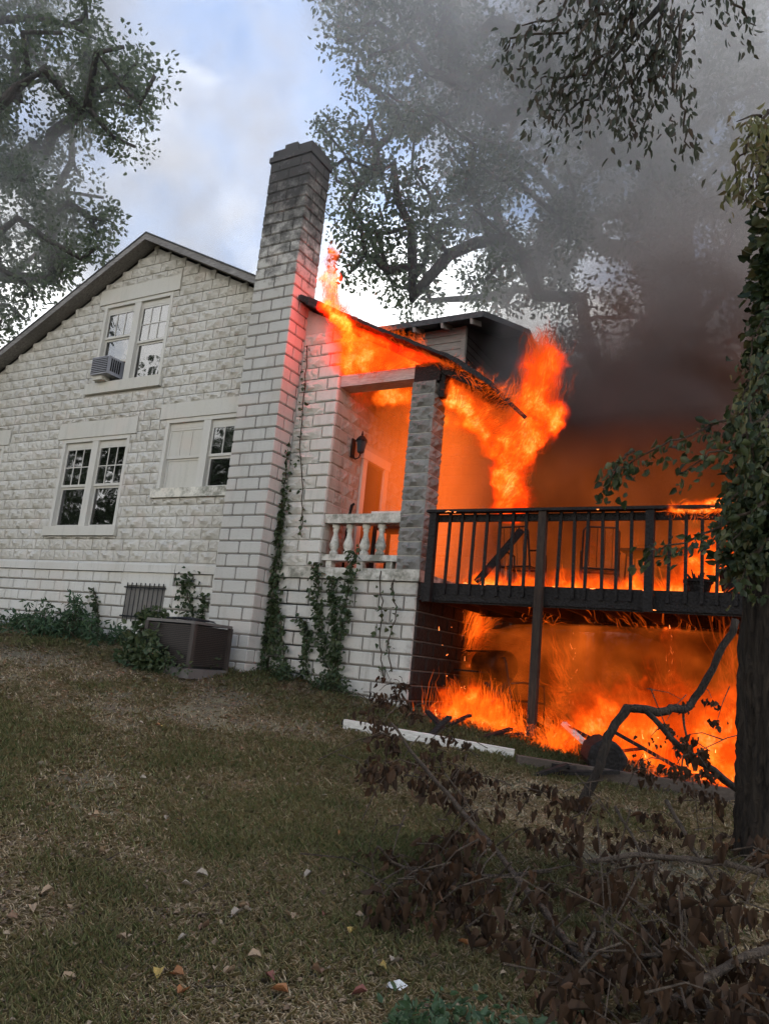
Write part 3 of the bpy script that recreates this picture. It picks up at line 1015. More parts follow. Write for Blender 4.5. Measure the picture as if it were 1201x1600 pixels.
# post of something on the porch and white panel behind the balustrade
o = empty('porch_table', (-0.75, 0.75, 2.85))
tag(o, 'white topped table behind the porch balustrade', 'table')
MB().box(-0.42, 0.42, -0.28, 0.28, 0.93, 0.985).build('table_top', m_whitewood, o)
for sx_ in (-1, 1):
    for sy_ in (-1, 1): MB().box(sx_ * 0.36 - 0.025, sx_ * 0.36 + 0.025, sy_ * 0.22 - 0.025, sy_ * 0.22 + 0.025, 0.0, 0.928).build('leg', m_char, o)
MB().box(-0.38, 0.38, -0.24, 0.24, 0.72, 0.926).build('apron', m_char, o)
o = MB().tube([(-1.55, 0.42, 2.85), (-1.56, 0.43, 3.5), (-1.53, 0.42, 3.78), (-1.50, 0.41, 3.92), (-1.46, 0.41, 3.95)], [0.022, 0.02, 0.022, 0.025, 0.02], 7).build('burnt_pole', m_char)
tag(o, 'charred crooked pole standing at the porch corner', 'pole')

# ------------------------------------------------------------------ window air conditioner
xw = OPEN[0][0] + 0.075
aco = empty('window_air_conditioner', (xw + 0.40, 0.0, OPEN[0][2] + 0.0))
tag(aco, 'grey window air conditioner sitting on the attic window sill', 'air conditioner')
MB().box(-0.25, 0.22, -0.26, 0.30, 0.085, 0.44).build('case', m_plastic, aco)
MB().box(-0.23, 0.20, -0.268, -0.262, 0.11, 0.42).build('rear_coil', m_black, aco)
for k in range(8): MB().box(-0.23, 0.20, -0.277, -0.269, 0.125 + k * 0.038, 0.137 + k * 0.038).build('louver', m_plastic, aco)
for k in range(5): MB().box(0.2205, 0.226, -0.20 + k * 0.05, -0.17 + k * 0.05, 0.15, 0.40).build('side_vent', m_black, aco)
MB().box(-0.24, 0.02, -0.20, 0.0, 0.0, 0.083).build('support_block', m_trim, aco)

# ------------------------------------------------------------------ condenser unit
p = np.array([-2.95, -1.25]); cz = gz(*p)
cu = empty('air_conditioning_condenser', (-3.02, -1.17, gz(-3.02, -1.17)))
tag(cu, 'brown square condenser unit standing on the lawn by the chimney', 'air conditioner')
cu.rotation_euler = (0, 0, R(4))
hw = 0.41
MB().box(-hw - .06, hw + .06, -hw - .06, hw + .06, -0.10, 0.035).build('concrete_pad', m_unittop, cu)
MB().box(-hw + .02, hw - .02, -hw + .02, hw - .02, 0.04, 0.62).build('coil', m_black, cu)
for k in range(22):
    zz = 0.075 + k * 0.025
    MB().box(-hw, hw, -hw, hw, zz, zz + 0.013).build('louver', m_unit, cu)
for sx_ in (-1, 1):
    for sy_ in (-1, 1):
        MB().box(sx_ * hw - 0.03, sx_ * hw + 0.03, sy_ * hw - 0.03, sy_ * hw + 0.03, 0.036, 0.635).build('corner_post', m_unit, cu)
MB().box(-hw - .02, hw + .02, -hw - .02, hw + .02, 0.636, 0.675).build('top_cover', m_unittop, cu)
for k in range(5):
    MB().tube([(math.cos(a * math.pi / 12) * (0.08 + k * 0.065), math.sin(a * math.pi / 12) * (0.08 + k * 0.065), 0.70 + 0.035 * (1 - k / 5)) for a in range(25)], 0.006, 4, False).build('fan_guard_ring', m_black, cu)
for k in range(4):
    a = k * math.pi / 4
    MB().tube([(-0.36 * math.cos(a), -0.36 * math.sin(a), 0.69), (0, 0, 0.735), (0.36 * math.cos(a), 0.36 * math.sin(a), 0.69)], 0.006, 4).build('fan_guard_spoke', m_black, cu)

# ------------------------------------------------------------------ deck
DZ = 2.66
deck = empty('deck', (1.8, 0, gz(1.8, 0)))
tag(deck, 'charred raised wooden deck with railing, burning beside the porch', 'deck')
DO = Vector(deck.location)


def dp(name, mb_, mat, parent=None):
    o = mb_.build(name, mat, parent or deck)
    if parent is None: o.location = -DO
    return o


DX0, DX1, DD = 0.06, 5.3, 3.7
for k in range(25):
    ya = 0.06 + k * 0.146
    dp('deck_board', MB().box(DX0 + random.uniform(0, .05), DX1, ya, ya + 0.138, DZ - 0.035, DZ + random.uniform(-.004, .004)), m_deckboard)
for (ya, yb) in ((0.0, 0.045), (DD, DD + 0.045), (1.9, 1.98)):
    dp('rim_joist', MB().box(DX0, DX1, ya, yb, DZ - 0.235, DZ - 0.038), m_char)
dp('fascia_board', MB().box(DX0 - .01, DX1, -0.03, -0.002, DZ - 0.21, DZ + 0.03), m_char)
for k in range(12):
    xx = DX0 + 0.2 + k * 0.44
    dp('joist', MB().box(xx, xx + 0.04, 0.046, DD - 0.001, DZ - 0.22, DZ - 0.04), m_deckboard)
POSTS = (0.2, 1.77, 3.11, 4.45)
for xx in POSTS:
    zb = gz(xx, -0.08) - 0.1 if xx == 1.77 else DZ - 0.24
    dp('post', MB().box(xx - 0.05, xx + 0.05, -0.135, -0.035, zb, DZ + 1.0), m_post if xx == 1.77 else m_char)
for (xx, yy) in ((3.0, 3.55), (0.3, 3.55), (5.1, 3.55), (5.1, -0.08), (3.05, 1.94), (5.15, 1.94), (1.7, 1.94), (1.65, 3.55), (4.1, 3.55)):
    dp('post', MB().box(xx - 0.05, xx + 0.05, yy - 0.05, yy + 0.05, gz(xx, yy) - 0.1, DZ - 0.24), m_post)
dp('rail_cap', MB().box(DX0 + 0.05, DX1, -0.16, -0.02, DZ + 1.002, DZ + 1.04), m_char)
dp('top_rail', MB().box(DX0 + 0.1, DX1, -0.028, 0.01, DZ + 0.89, DZ + 0.99), m_char)
for a, b_ in zip(POSTS, POSTS[1:] + (5.3,)):
    n = 7 if b_ - a > 1.4 else 6
    for k in range(n):
        xx = a + 0.05 + (k + 1) * (b_ - a - 0.1) / (n + 1)
        dp('baluster', MB().bar((xx - random.uniform(-.02, .02), -0.05, DZ - 0.12), (xx, -0.05, DZ + 1.0), 0.036, 0.036, (0, 1, 0)), m_char)
for (a_, b_) in (((1.7, 1.9, 2.3), (2.4, 1.9, DZ - .26)), ((3.05, 1.9, 2.2), (2.4, 1.9, DZ - .26)), ((3.0, 3.5, 1.5), (4.1, 3.5, 2.35)), ((1.65, 3.5, 1.0), (0.4, 3.5, 2.2))):
    dp('brace', MB().bar(a_, b_, 0.05, 0.09), m_char)
# far railing of the deck
dp('rail_cap', MB().box(DX0 + 0.9, DX1, DD - 0.08, DD + 0.06, DZ + 0.99, DZ + 1.03), m_char)
for k in range(4): dp('post', MB().box(1.2 + k * 1.3, 1.3 + k * 1.3, DD - 0.06, DD + 0.04, DZ, DZ + 0.985), m_char)


def patio_chair(name, loc, rz, label, mat=m_metal):
    c = empty(name, loc); c.rotation_euler = (0, 0, rz)
    tag(c, label, 'chair', 'metal framed patio chairs')
    r_ = 0.014
    for s in (-1, 1):
        MB().tube([(s * 0.26, -0.24, 0.0), (s * 0.26, -0.24, 0.40), (s * 0.26, -0.22, 0.62), (s * 0.26, 0.05, 0.65), (s * 0.25, 0.22, 0.62)], r_, 6).build('arm_frame', mat, c)
        MB().tube([(s * 0.24, 0.26, 0.0), (s * 0.24, 0.20, 0.40)], r_, 6).build('leg', mat, c)
    MB().tube([(-0.24, 0.2, 0.40), (-0.235, 0.30, 0.90), (-0.19, 0.315, 0.95), (0.19, 0.315, 0.95), (0.235, 0.30, 0.90), (0.24, 0.2, 0.40)], r_, 6).build('back_frame', mat, c)
    MB().tube([(-0.25, -0.23, 0.40), (0.25, -0.23, 0.40), (0.24, 0.2, 0.40), (-0.24, 0.2, 0.40), (-0.25, -0.23, 0.40)], r_, 6).build('seat_frame', mat, c)
    for k in range(4): MB().tube([(-0.15 + k * 0.1, 0.22, 0.42), (-0.15 + k * 0.1, 0.31, 0.94)], 0.005, 4).build('back_wire', mat, c)
    for k in range(3): MB().tube([(-0.25, -0.12 + k * 0.12, 0.40), (0.25, -0.12 + k * 0.12, 0.40)], 0.006, 4).build('seat_wire', mat, c)
    return c


patio_chair('patio_chair', (1.15, 0.95, DZ), R(170), 'bare metal patio chair frame on the deck nearest the porch column')
patio_chair('patio_chair', (2.25, 1.0, DZ), R(195), 'bare metal patio chair frame behind the middle deck post')
patio_chair('patio_chair', (2.75, 2.3, DZ), R(150), 'metal patio chair frame deep on the deck amid the flames')
o = MB().bar((0.72, 0.35, DZ + 0.1), (1.28, 0.5, DZ + 0.88), 0.04, 0.10).build('burning_plank', m_char); tag(o, 'charred plank leaning diagonally behind the deck railing', 'plank')
tb = empty('patio_table', (3.0, 1.4, DZ)); tag(tb, 'charred low patio table among flames on the deck', 'table')
MB().box(-0.5, 0.5, -0.35, 0.35, 0.70, 0.735).build('table_top', m_char, tb)
for sx_ in (-1, 1):
    for sy_ in (-1, 1): MB().tube([(sx_ * 0.45, sy_ * 0.3, 0), (sx_ * 0.42, sy_ * 0.27, 0.70)], 0.015, 6).build('leg', m_metal, tb)
for (xx, yy, rr, hh_, nm, lb) in ((3.62, 0.22, 0.16, 0.2, 'flower_pot', 'small blackened flower pot on the deck edge behind the balusters'), (4.02, 0.3, 0.19, 0.34, 'flower_pot', 'larger blackened flower pot at the burning end of the deck')):
    pt = empty(nm, (xx, yy, DZ)); tag(pt, lb, 'flower pot')
    MB().lathe([(rr * 0.7, 0), (rr * 0.95, hh_ * 0.8), (rr * 1.08, hh_ * 0.82), (rr * 1.08, hh_)], sides=14).build('pot', m_char, pt)
    b = MB()
    for k in range(14):
        a = random.uniform(0, 6.28); r_ = random.uniform(0.3, 1.0) * rr
        b.tube([(r_ * .5 * math.cos(a), r_ * .5 * math.sin(a), hh_ * 0.9), (r_ * math.cos(a), r_ * math.sin(a), hh_ + random.uniform(.02, .13))], [0.02, 0.006], 4)
    b.build('burnt_plant', m_char, pt)

# ------------------------------------------------------------------ under the deck and on the ground
bg = empty('barrel_grill', (0.75, 1.15, gz(0.75, 1.15))); tag(bg, 'blackened drum barbecue grill on legs under the deck', 'grill')
bg.rotation_euler = (0, 0, R(-40))
b = MB(); pr = [(-0.33, 0.02), (-0.33, 0.17), (-0.31, 0.22), (0.31, 0.22), (0.33, 0.17), (0.33, 0.02)]
b.lathe([(r_, z_) for z_, r_ in pr], sides=20)
b.v = [(v[2], v[1], v[0] + 0.78) for v in b.v]
b.build('drum', m_metal, bg, True)
for sx_ in (-1, 1):
    for sy_ in (-1, 1): MB().tube([(sx_ * 0.33, sy_ * 0.24, 0.0), (sx_ * 0.3, sy_ * 0.2, 0.60)], 0.018, 6).build('leg', m_metal, bg)
MB().tube([(-0.3, -0.25, 0.95), (-0.3, -0.31, 0.96), (0.3, -0.31, 0.96), (0.3, -0.25, 0.95)], 0.012, 6).build('handle', m_metal, bg)
MB().box(-0.3, 0.3, -0.5, -0.26, 0.66, 0.68).build('side_shelf', m_char, bg)
patio_chair('patio_chair', (1.35, 0.75, gz(1.35, .75)), R(120), 'blackened metal chair on the ground beneath the deck by the grill')

pa, pb = on_ground(537, 1138), on_ground(802, 1186)
wp = empty('fallen_white_post', tuple((pa + pb) / 2)); tag(wp, 'white painted post lying on the grass in front of the deck', 'post')
va = Vector(pa) - wp.location + Vector((0, 0, 0.05)); vb = Vector(pb) - wp.location + Vector((0, 0, 0.05))
MB().bar(va, vb, 0.1, 0.1).build('post_shaft', m_whitewood, wp)
dd = (vb - va).normalized()
MB().bar(va - dd * 0.02, va - dd * 0.001, 0.085, 0.085).build('post_end', m_char, wp)
MB().bar(va + dd * 0.9, va + dd * 1.0, 0.106, 0.106).build('post_collar', m_whitewood, wp)
pa, pb = on_ground(806, 1198), on_ground(1150, 1252)
o = MB().bar(Vector(pa) + Vector((0, 0, .05)), Vector(pb) + Vector((0, 0, .05)), 0.14, 0.13).build('timber_edging', m_grey)
tag(o, 'weathered timber edging along the ground below the deck', 'timber')
lg = on_ground(938, 1215)
lo = empty('cut_log', (lg[0], lg[1] + 0.12, lg[2])); tag(lo, 'dark round log lying end-on before the flames', 'log')
d_ = Vector((-0.35, 0.9, 0)).normalized()
b = MB(); b.tube([Vector((0, 0, 0.2)) - d_ * 0.25, Vector((0, 0, 0.2)) - d_ * 0.22, Vector((0, 0, 0.21)) + d_ * 0.5], [0.17, 0.2, 0.195], 18, True, 0.07); b.build('bark_cylinder', m_char, lo)
for r_ in (0.05, 0.09, 0.13):
    MB().tube([Vector((0, 0, 0.2)) - d_ * 0.253 + Vector((math.cos(a * math.pi / 10) * r_ * 0.93, math.cos(a * math.pi / 10) * r_ * 0.36, math.sin(a * math.pi / 10) * r_)) for a in range(21)], 0.006, 4, False).build('growth_ring', m_char, lo)
pa = on_ground(905, 1165)
o = MB().bar(Vector(at(880, 1130, 9.2)), Vector(at(925, 1172, 8.9)), 0.1, 0.04).build('leaning_plank', m_whitewood); tag(o, 'pale plank end sticking up out of the fire beside the log', 'plank')
dbr = random.Random(3)
for k in range(9):
    px_, py_ = dbr.uniform(670, 800), dbr.uniform(1115, 1160)
    a = on_ground(px_, py_)
    ang = dbr.uniform(0, 3.1); ln = dbr.uniform(0.15, 0.45)
    v = Vector((math.cos(ang) * ln, math.sin(ang) * ln, dbr.uniform(-.02, 0.22)))
    a = Vector(a) + Vector((0, 0, 0.05))
    o = MB().bar(a - v, a + v, 0.07, 0.03).build('charred_scrap', m_char)
    tag(o, 'charred scrap of timber in the pile at the foot of the porch base', 'timber scrap', 'charred scraps below the porch')
for k in range(7):
    px_, py_ = dbr.uniform(830, 1130), dbr.uniform(1160, 1225)
    a = Vector(on_ground(px_, py_)) + Vector((0, 0, 0.05)); ang = dbr.uniform(-.6, .6); ln = dbr.uniform(0.2, 0.6)
    v = Vector((math.cos(ang) * ln, math.sin(ang) * ln, dbr.uniform(-.02, 0.12)))
    o = MB().bar(a - v, a + v, 0.09, 0.035).build('burning_scrap', m_char)
    tag(o, 'blackened board lying in the flames under the deck', 'board', 'boards burning under the deck')
for k in range(15):
    x_ = 0.6 + k * 0.3 + dbr.uniform(-.1, .1); y_ = dbr.uniform(0.15, 1.5); z_ = gz(x_, y_)
    ang = dbr.uniform(0, 6.28); ln = dbr.uniform(0.5, 1.2); up = dbr.uniform(0.15, 1.0)
    p0 = Vector((x_, y_, z_ + 0.02)); v = Vector((math.cos(ang), math.sin(ang) * 0.5, up)).normalized() * ln
    o = MB().bar(p0, p0 + v, dbr.uniform(.05, .14), 0.04).build('collapsed_board', m_char)
    tag(o, 'charred board leaning where the deck underside has collapsed, one of a jumble', 'board', 'collapsed boards under the deck')
#@@PART2
# ------------------------------------------------------------------ vegetation helpers
def vnoise(x, y, s, seed):
    rr = np.random.default_rng(seed); G = rr.uniform(0, 1, (64, 64))
    u = np.asarray(x) * s + 1000; v = np.asarray(y) * s + 1000
    i, j = np.floor(u).astype(int), np.floor(v).astype(int); fu, fv = u - i, v - j
    fu = fu * fu * (3 - 2 * fu); fv = fv * fv * (3 - 2 * fv)
    g = lambda a, b: G[a % 64, b % 64]
    return (g(i, j) * (1 - fu) + g(i + 1, j) * fu) * (1 - fv) + (g(i, j + 1) * (1 - fu) + g(i + 1, j + 1) * fu) * fv


def unit(v): return v / np.maximum(np.linalg.norm(v, axis=-1, keepdims=True), 1e-9)


def leaf_arrays(C, axis, length, width, fold=0.25, spin=None):
    """C (n,3) base points, axis (n,3): six-vertex folded leaves -> verts, faces"""
    n = len(C)
    axis = unit(axis)
    rnd = RNG.normal(size=(n, 3)) if spin is None else spin
    side = unit(np.cross(axis, rnd)); nor = np.cross(side, axis)
    l = np.broadcast_to(length, n)[:, None]; w = np.broadcast_to(width, n)[:, None]
    base = C; tip = C + axis * l - nor * l * 0.12
    up = nor * w * fold
    L1 = C + axis * l * 0.30 + side * w * 0.5 + up; L2 = C + axis * l * 0.70 + side * w * 0.36 + up * .6
    R1 = C + axis * l * 0.30 - side * w * 0.5 + up; R2 = C + axis * l * 0.70 - side * w * 0.36 + up * .6
    V = np.stack([base, L1, L2, tip, R2, R1], 1).reshape(-1, 3)
    k = np.arange(n)[:, None] * 6
    Fa = np.concatenate([k + np.array([0, 1, 2, 3]), k + np.array([0, 3, 4, 5])])
    return V, Fa


def cluster_leaves(centers, radii, per, length, width, droop=0.0, flat=1.0):
    cs, ax = [], []
    for c, r_ in zip(centers, radii):
        n = max(3, int(per * RNG.uniform(0.6, 1.4)))
        d = RNG.normal(size=(n, 3)); d = unit(d) * (RNG.uniform(0, 1, (n, 1)) ** 0.45) * r_
        d[:, 2] *= flat
        cs.append(np.asarray(c) + d)
        a = unit(d) + RNG.normal(size=(n, 3)) * 0.7; a[:, 2] -= droop
        ax.append(a)
    C = np.concatenate(cs); A_ = np.concatenate(ax)
    s = RNG.uniform(0.65, 1.25, len(C))
    return leaf_arrays(C, A_, length * s, width * s)


def inpoly(x, y, poly):
    inside = np.zeros(len(x), bool); n = len(poly); j = n - 1
    for i in range(n):
        xi, yi = poly[i]; xj, yj = poly[j]
        c = ((yi > y) != (yj > y)) & (x < (xj - xi) * (y - yi) / (yj - yi + 1e-9) + xi)
        inside ^= c; j = i
    return inside


def sample_poly(poly, n, rng=RNG):
    P = np.array(poly, float); out = []
    while len(out) < n:
        x = rng.uniform(P[:, 0].min(), P[:, 0].max(), n * 3); y = rng.uniform(P[:, 1].min(), P[:, 1].max(), n * 3)
        m_ = inpoly(x, y, poly); out += list(zip(x[m_], y[m_]))
    return out[:n]


def skeleton(trunk, r0, clusters, rmin=0.012, r_pow=2.3, jit=0.12):
    """branches from the trunk to every cluster; radius by how much each carries"""
    nodes = [np.array(p, float) for p in trunk]; par = [-1] + list(range(len(trunk) - 1))
    nt_ = len(trunk); start = max(1, int(nt_ * 0.45))
    T = np.array(trunk)
    order = np.argsort([np.linalg.norm(T[start:] - c, axis=1).min() for c in clusters])
    leafs = []
    for oi in order:
        c = np.asarray(clusters[oi], float)
        Pn = np.array(nodes); d = np.linalg.norm(Pn - c, axis=1)
        pen = np.where(np.arange(len(Pn)) < start, 50, 0) + np.where(Pn[:, 2] > c[2] + 0.5, 0.6 * (Pn[:, 2] - c[2]), 0)
        k = int(np.argmin(d + pen)); L_ = d[k]
        m_ = max(1, int(L_ / 0.7)); a = nodes[k]; prev = k
        side = RNG.normal(size=3) * jit * L_
        for s in range(1, m_ + 1):
            t = s / m_
            q_ = a + (c - a) * t + side * math.sin(math.pi * t) * 0.6 + RNG.normal(size=3) * 0.05 * min(L_, 1.5)
            nodes.append(q_); par.append(prev); prev = len(nodes) - 1
        leafs.append(prev)
    w = np.zeros(len(nodes))
    for l_ in leafs:
        k = l_
        while k != -1: w[k] += 1; k = par[k]
    tot = max(w[0], 1)
    rad = np.maximum(r0 * (w / tot) ** (1 / r_pow), rmin)
    for i in range(nt_): rad[i] = max(rad[i], r0 * (1.15 - 0.75 * i / nt_))
    rad[0] = r0 * 1.35
    mb_ = MB()
    ch = {}
    for i, p_ in enumerate(par):
        if p_ >= 0: ch.setdefault(p_, []).append(i)
    # emit chains
    stack = [(0, None)]
    while stack:
        i, prev = stack.pop()
        chain = ([prev] if prev is not None else []) + [i]
        while i in ch:
            nx = max(ch[i], key=lambda j: w[j])
            for j in ch[i]:
                if j != nx: stack.append((j, i))
            chain.append(nx); i = nx
        if len(chain) > 1:
            rr = [rad[k] for k in chain]
            if prev is not None: rr[0] = min(rr[0], rr[1] * 1.25)
            mb_.tube([nodes[k] for k in chain], rr, 10 if max(rr) > 0.15 else (6 if max(rr) > 0.04 else 4), True)
    return mb_


def crown_obj(V, F_, mat, parent, name='crown'):
    o = link(name, fast_mesh(name, V, F_, mat), parent)
    return o


def tree(name, label, trunk, r0, clusters, radii, per, ll, lw, mlf, mbk, group=None, droop=0.2, jit=0.12):
    base_ = np.array(trunk[0])
    t = empty(name, tuple(base_)); tag(t, label, 'tree', group)
    sk = skeleton([np.array(p) - base_ for p in trunk], r0, [np.asarray(c) - base_ for c in clusters], jit=jit)
    sk.build('trunk', mbk, t, True)
    V, F_ = cluster_leaves([np.asarray(c) - base_ for c in clusters], radii, per, ll, lw, droop)
    crown_obj(V, F_, mlf, t)
    return t


# ------------------------------------------------------------------ trees behind
POLY_L = [(-60, -120), (120, -120), (140, 0), (150, 35), (180, 62), (212, 78), (248, 92), (258, 128), (232, 160), (236, 190), (205, 192), (215, 225), (208, 262), (188, 268), (158, 232), (132, 250),
          (150, 305), (186, 345), (186, 372), (150, 392), (102, 432), (76, 438), (58, 480), (30, 520), (-20, 560), (-60, 560)]
pts = sample_poly(POLY_L, 230)
cl = [at(x, y, RNG.uniform(17, 22)) for x, y in pts if not ((60 < y % 190 < 75) and x > 80)]
cl += [at(x, y, RNG.uniform(15, 24)) for x, y in zip(RNG.uniform(-900, -60, 170), RNG.uniform(-500, 520, 170))]
tb_ = at(-330, 980, 19); tb_[2] = gz(tb_[0], tb_[1]) - 0.1
tr_l = tree('oak_tree', 'hazy oak beside the gable with boughs reaching in over the roof', [tb_, at(-330, 800, 19), at(-320, 600, 19), at(-300, 440, 19), at(-290, 250, 19), at(-300, 0, 19)], 0.55,
            cl, RNG.uniform(0.3, 0.7, len(cl)), 115, 0.125, 0.075, m_oak, m_barkfar, 'trees around the house')

POLY_R = [(495, -60), (500, 0), (522, 40), (516, 88), (552, 104), (572, 158), (600, 138), (612, 186), (560, 196), (506, 180), (482, 215), (500, 262), (505, 300), (545, 340), (520, 395), (540, 432), (590, 400),
          (602, 440), (640, 480), (700, 455), (760, 470), (860, 520), (900, 560), (960, 600), (1020, 620), (1100, 640), (1210, 640), (1210, -60)]
GAPS = [((590, 325), 30), ((640, 385), 26), ((745, 400), 22), ((660, 240), 20), ((700, 420), 25), ((860, 300), 18), ((920, 420), 30), ((960, 530), 35), ((1000, 470), 25), ((1060, 400), 22), ((1120, 500), 30), ((560, 250), 16), ((830, 500), 24)]
pts = [p for p in sample_poly(POLY_R, 760) if all((p[0] - g_[0]) ** 2 + (p[1] - g_[1]) ** 2 > (rr * 1.1) ** 2 for g_, rr in GAPS)]
cl = [at(x, y, RNG.uniform(17, 24)) for x, y in pts]
cl += [at(x, y, RNG.uniform(17, 26)) for x, y in zip(RNG.uniform(560, 1700, 130), RNG.uniform(-700, -80, 130))]
cl += [at(x, y, RNG.uniform(17, 26)) for x, y in zip(RNG.uniform(1210, 1700, 70), RNG.uniform(-80, 600, 70))]
tb_ = at(1085, 1000, 19.5); tb_[2] = gz(tb_[0], tb_[1]) - 0.2
tr_r = tree('oak_tree', 'huge oak behind the deck, its thick trunk and crown veiled in smoke', [tb_, at(1085, 850, 19.5), at(1078, 700, 19.5), at(1062, 560, 19.5), at(1045, 440, 19.5), at(1035, 300, 19.5), at(1030, 120, 19.5), at(1020, -150, 19.5)], 0.72,
            cl, RNG.uniform(0.35, 0.8, len(cl)), 110, 0.13, 0.078, m_oak, m_barkfar, 'trees around the house')
# further trees that close the view along the horizon
BT = [('rounded tree seen low behind the deck flames', 14.0, 24.0, 0.0), ('tree beyond the far end of the burning deck', 20.0, 15.0, 0.5), ('tree in the haze left behind the gable roof', -22.0, 30.0, 1.0), ('tree beyond the dormer deep in the smoke', 4.0, 33.0, 0.2)]
src = None
for lb, bx_, by_, sd in BT:
    b0 = np.array([bx_, by_, gz(bx_, by_) - 0.2])
    if src is None:
        cc = [np.array([RNG.normal() * 2.4, RNG.normal() * 2.4, RNG.uniform(1.2, 8.0)]) + b0 for _ in range(150)]
        src = tree('far_tree', lb, [b0, b0 + [0, 0, 2], b0 + [0.1, 0, 4], b0 + [0.2, 0.1, 7]], 0.28, cc, RNG.uniform(0.5, 1.0, len(cc)), 55, 0.26, 0.16, m_oak, m_barkfar, 'far trees behind the house')
    else:
        c = src.copy(); COL.objects.link(c); c.location = tuple(b0); c.rotation_euler = (0, 0, sd * 3); c['label'] = lb
        for ch_ in list(src.children):
            k = ch_.copy(); COL.objects.link(k); k.parent = c
hg = empty('hedge', (6.0, 15.0, gz(6, 15))); tag(hg, 'dark overgrown hedge far behind the deck', 'hedge')
cc = [np.array([RNG.uniform(-7, 14), RNG.normal() * 0.7 + 0.08 * k_, RNG.uniform(0.1, 3.6) * RNG.uniform(.6, 1)]) for k_ in range(1) for _ in range(420)]
V, F_ = cluster_leaves(cc, RNG.uniform(0.4, 0.8, len(cc)), 45, 0.2, 0.13)
crown_obj(V, F_, m_oak, hg, 'foliage')
stm = MB()
for k_ in range(40):
    xx = -7 + k_ * 0.53; stm.tube([(xx, 0, -0.3), (xx + random.uniform(-.2, .2), random.uniform(-.2, .2), 1.5), (xx + random.uniform(-.4, .4), 0, 3.0)], [0.05, 0.03, 0.012], 5)
stm.build('stem', m_barkfar, hg)['kind'] = 'stuff'
for lb, bx_, by_, sc_ in (('tree across the lawn mirrored in the lower window panes', -34.0, -14.5, 1.0), ('tree beyond the side lawn mirrored in the attic panes', -29.0, -22.0, 1.8)):
    c = src.copy(); COL.objects.link(c); c.location = (bx_, by_, 0.5); c.scale = (sc_,) * 3; c['label'] = lb; c['group'] = 'trees across the lawn'
    for ch_ in list(src.children):
        k = ch_.copy(); COL.objects.link(k); k.parent = c
# a tree behind the viewer: it shades the lawn and shows in the window glass
b0 = np.array([-30.0, -36.0, 0.3])
c = tr_l.copy(); COL.objects.link(c); c.location = tuple(b0); c.rotation_euler = (0, 0, R(150)); c['label'] = 'oak across the lawn that shows mirrored in the window panes'
for ch_ in list(tr_l.children):
    k = ch_.copy(); COL.objects.link(k); k.parent = c

# ------------------------------------------------------------------ near tree with ivy
ND = 7.8
base_px = (1197, 1330)
t0 = on_ground(1190, 1345)
NDb = float(np.dot(t0 - CAM, _f))
path = [(1206, 1330), (1200, 1250), (1198, 1150), (1200, 1000), (1226, 800), (1246, 600), (1258, 400), (1270, 100), (1250, -250), (1258, -700)]
tp = [at(x, y, NDb) for x, y in path]
NB = tp[0].copy(); NB[2] = gz(NB[0], NB[1]) - 0.15
tp[0] = NB
nt_tree = empty('ivy_clad_tree', tuple(NB)); tag(nt_tree, 'furrowed trunk wrapped in ivy at the edge of the lawn', 'tree', 'trees around the house')
rb = 41 * NDb / 1200
radii_t = [rb * 1.25, rb * 1.08, rb, rb * 0.95, rb * 0.9, rb * 0.86, rb * 0.8, rb * 0.72, rb * 0.6, rb * 0.4]
tt = []
rr_ = []
for k in range(len(tp) - 1):
    for s in range(10):
        f_ = s / 10; tt.append(tp[k] * (1 - f_) + tp[k + 1] * f_ - NB); rr_.append(radii_t[k] * (1 - f_) + radii_t[k + 1] * f_)
TS = 72
tv = []
for i_, (c_, r__) in enumerate(zip(tt, rr_)):
    an = np.arange(TS) * 2 * np.pi / TS
    wob = 0.35 * np.sin(i_ * 0.31) + 0.2 * np.sin(i_ * 0.77 + 1)
    ridge = np.abs(np.sin(an * 9 + wob + 0.6 * np.sin(an * 3 + i_ * 0.2))) ** 0.6 * 0.16 + 0.045 * np.sin(an * 23 + i_ * 0.9) + RNG.normal(size=TS) * 0.022
    rad_ = r__ * (0.93 + ridge)
    tv.append(np.stack([c_[0] + np.cos(an) * rad_, c_[1] + np.sin(an) * rad_, np.full(TS, c_[2])], 1))
tv = np.concatenate(tv); i2, j2 = np.meshgrid(np.arange(len(tt) - 1), np.arange(TS), indexing='ij')
q2 = (i2 * TS + j2).ravel(); q3 = (i2 * TS + (j2 + 1) % TS).ravel()
link('trunk', fast_mesh('trunk', tv, np.stack([q2, q3, q3 + TS, q2 + TS], 1), m_bark), nt_tree)


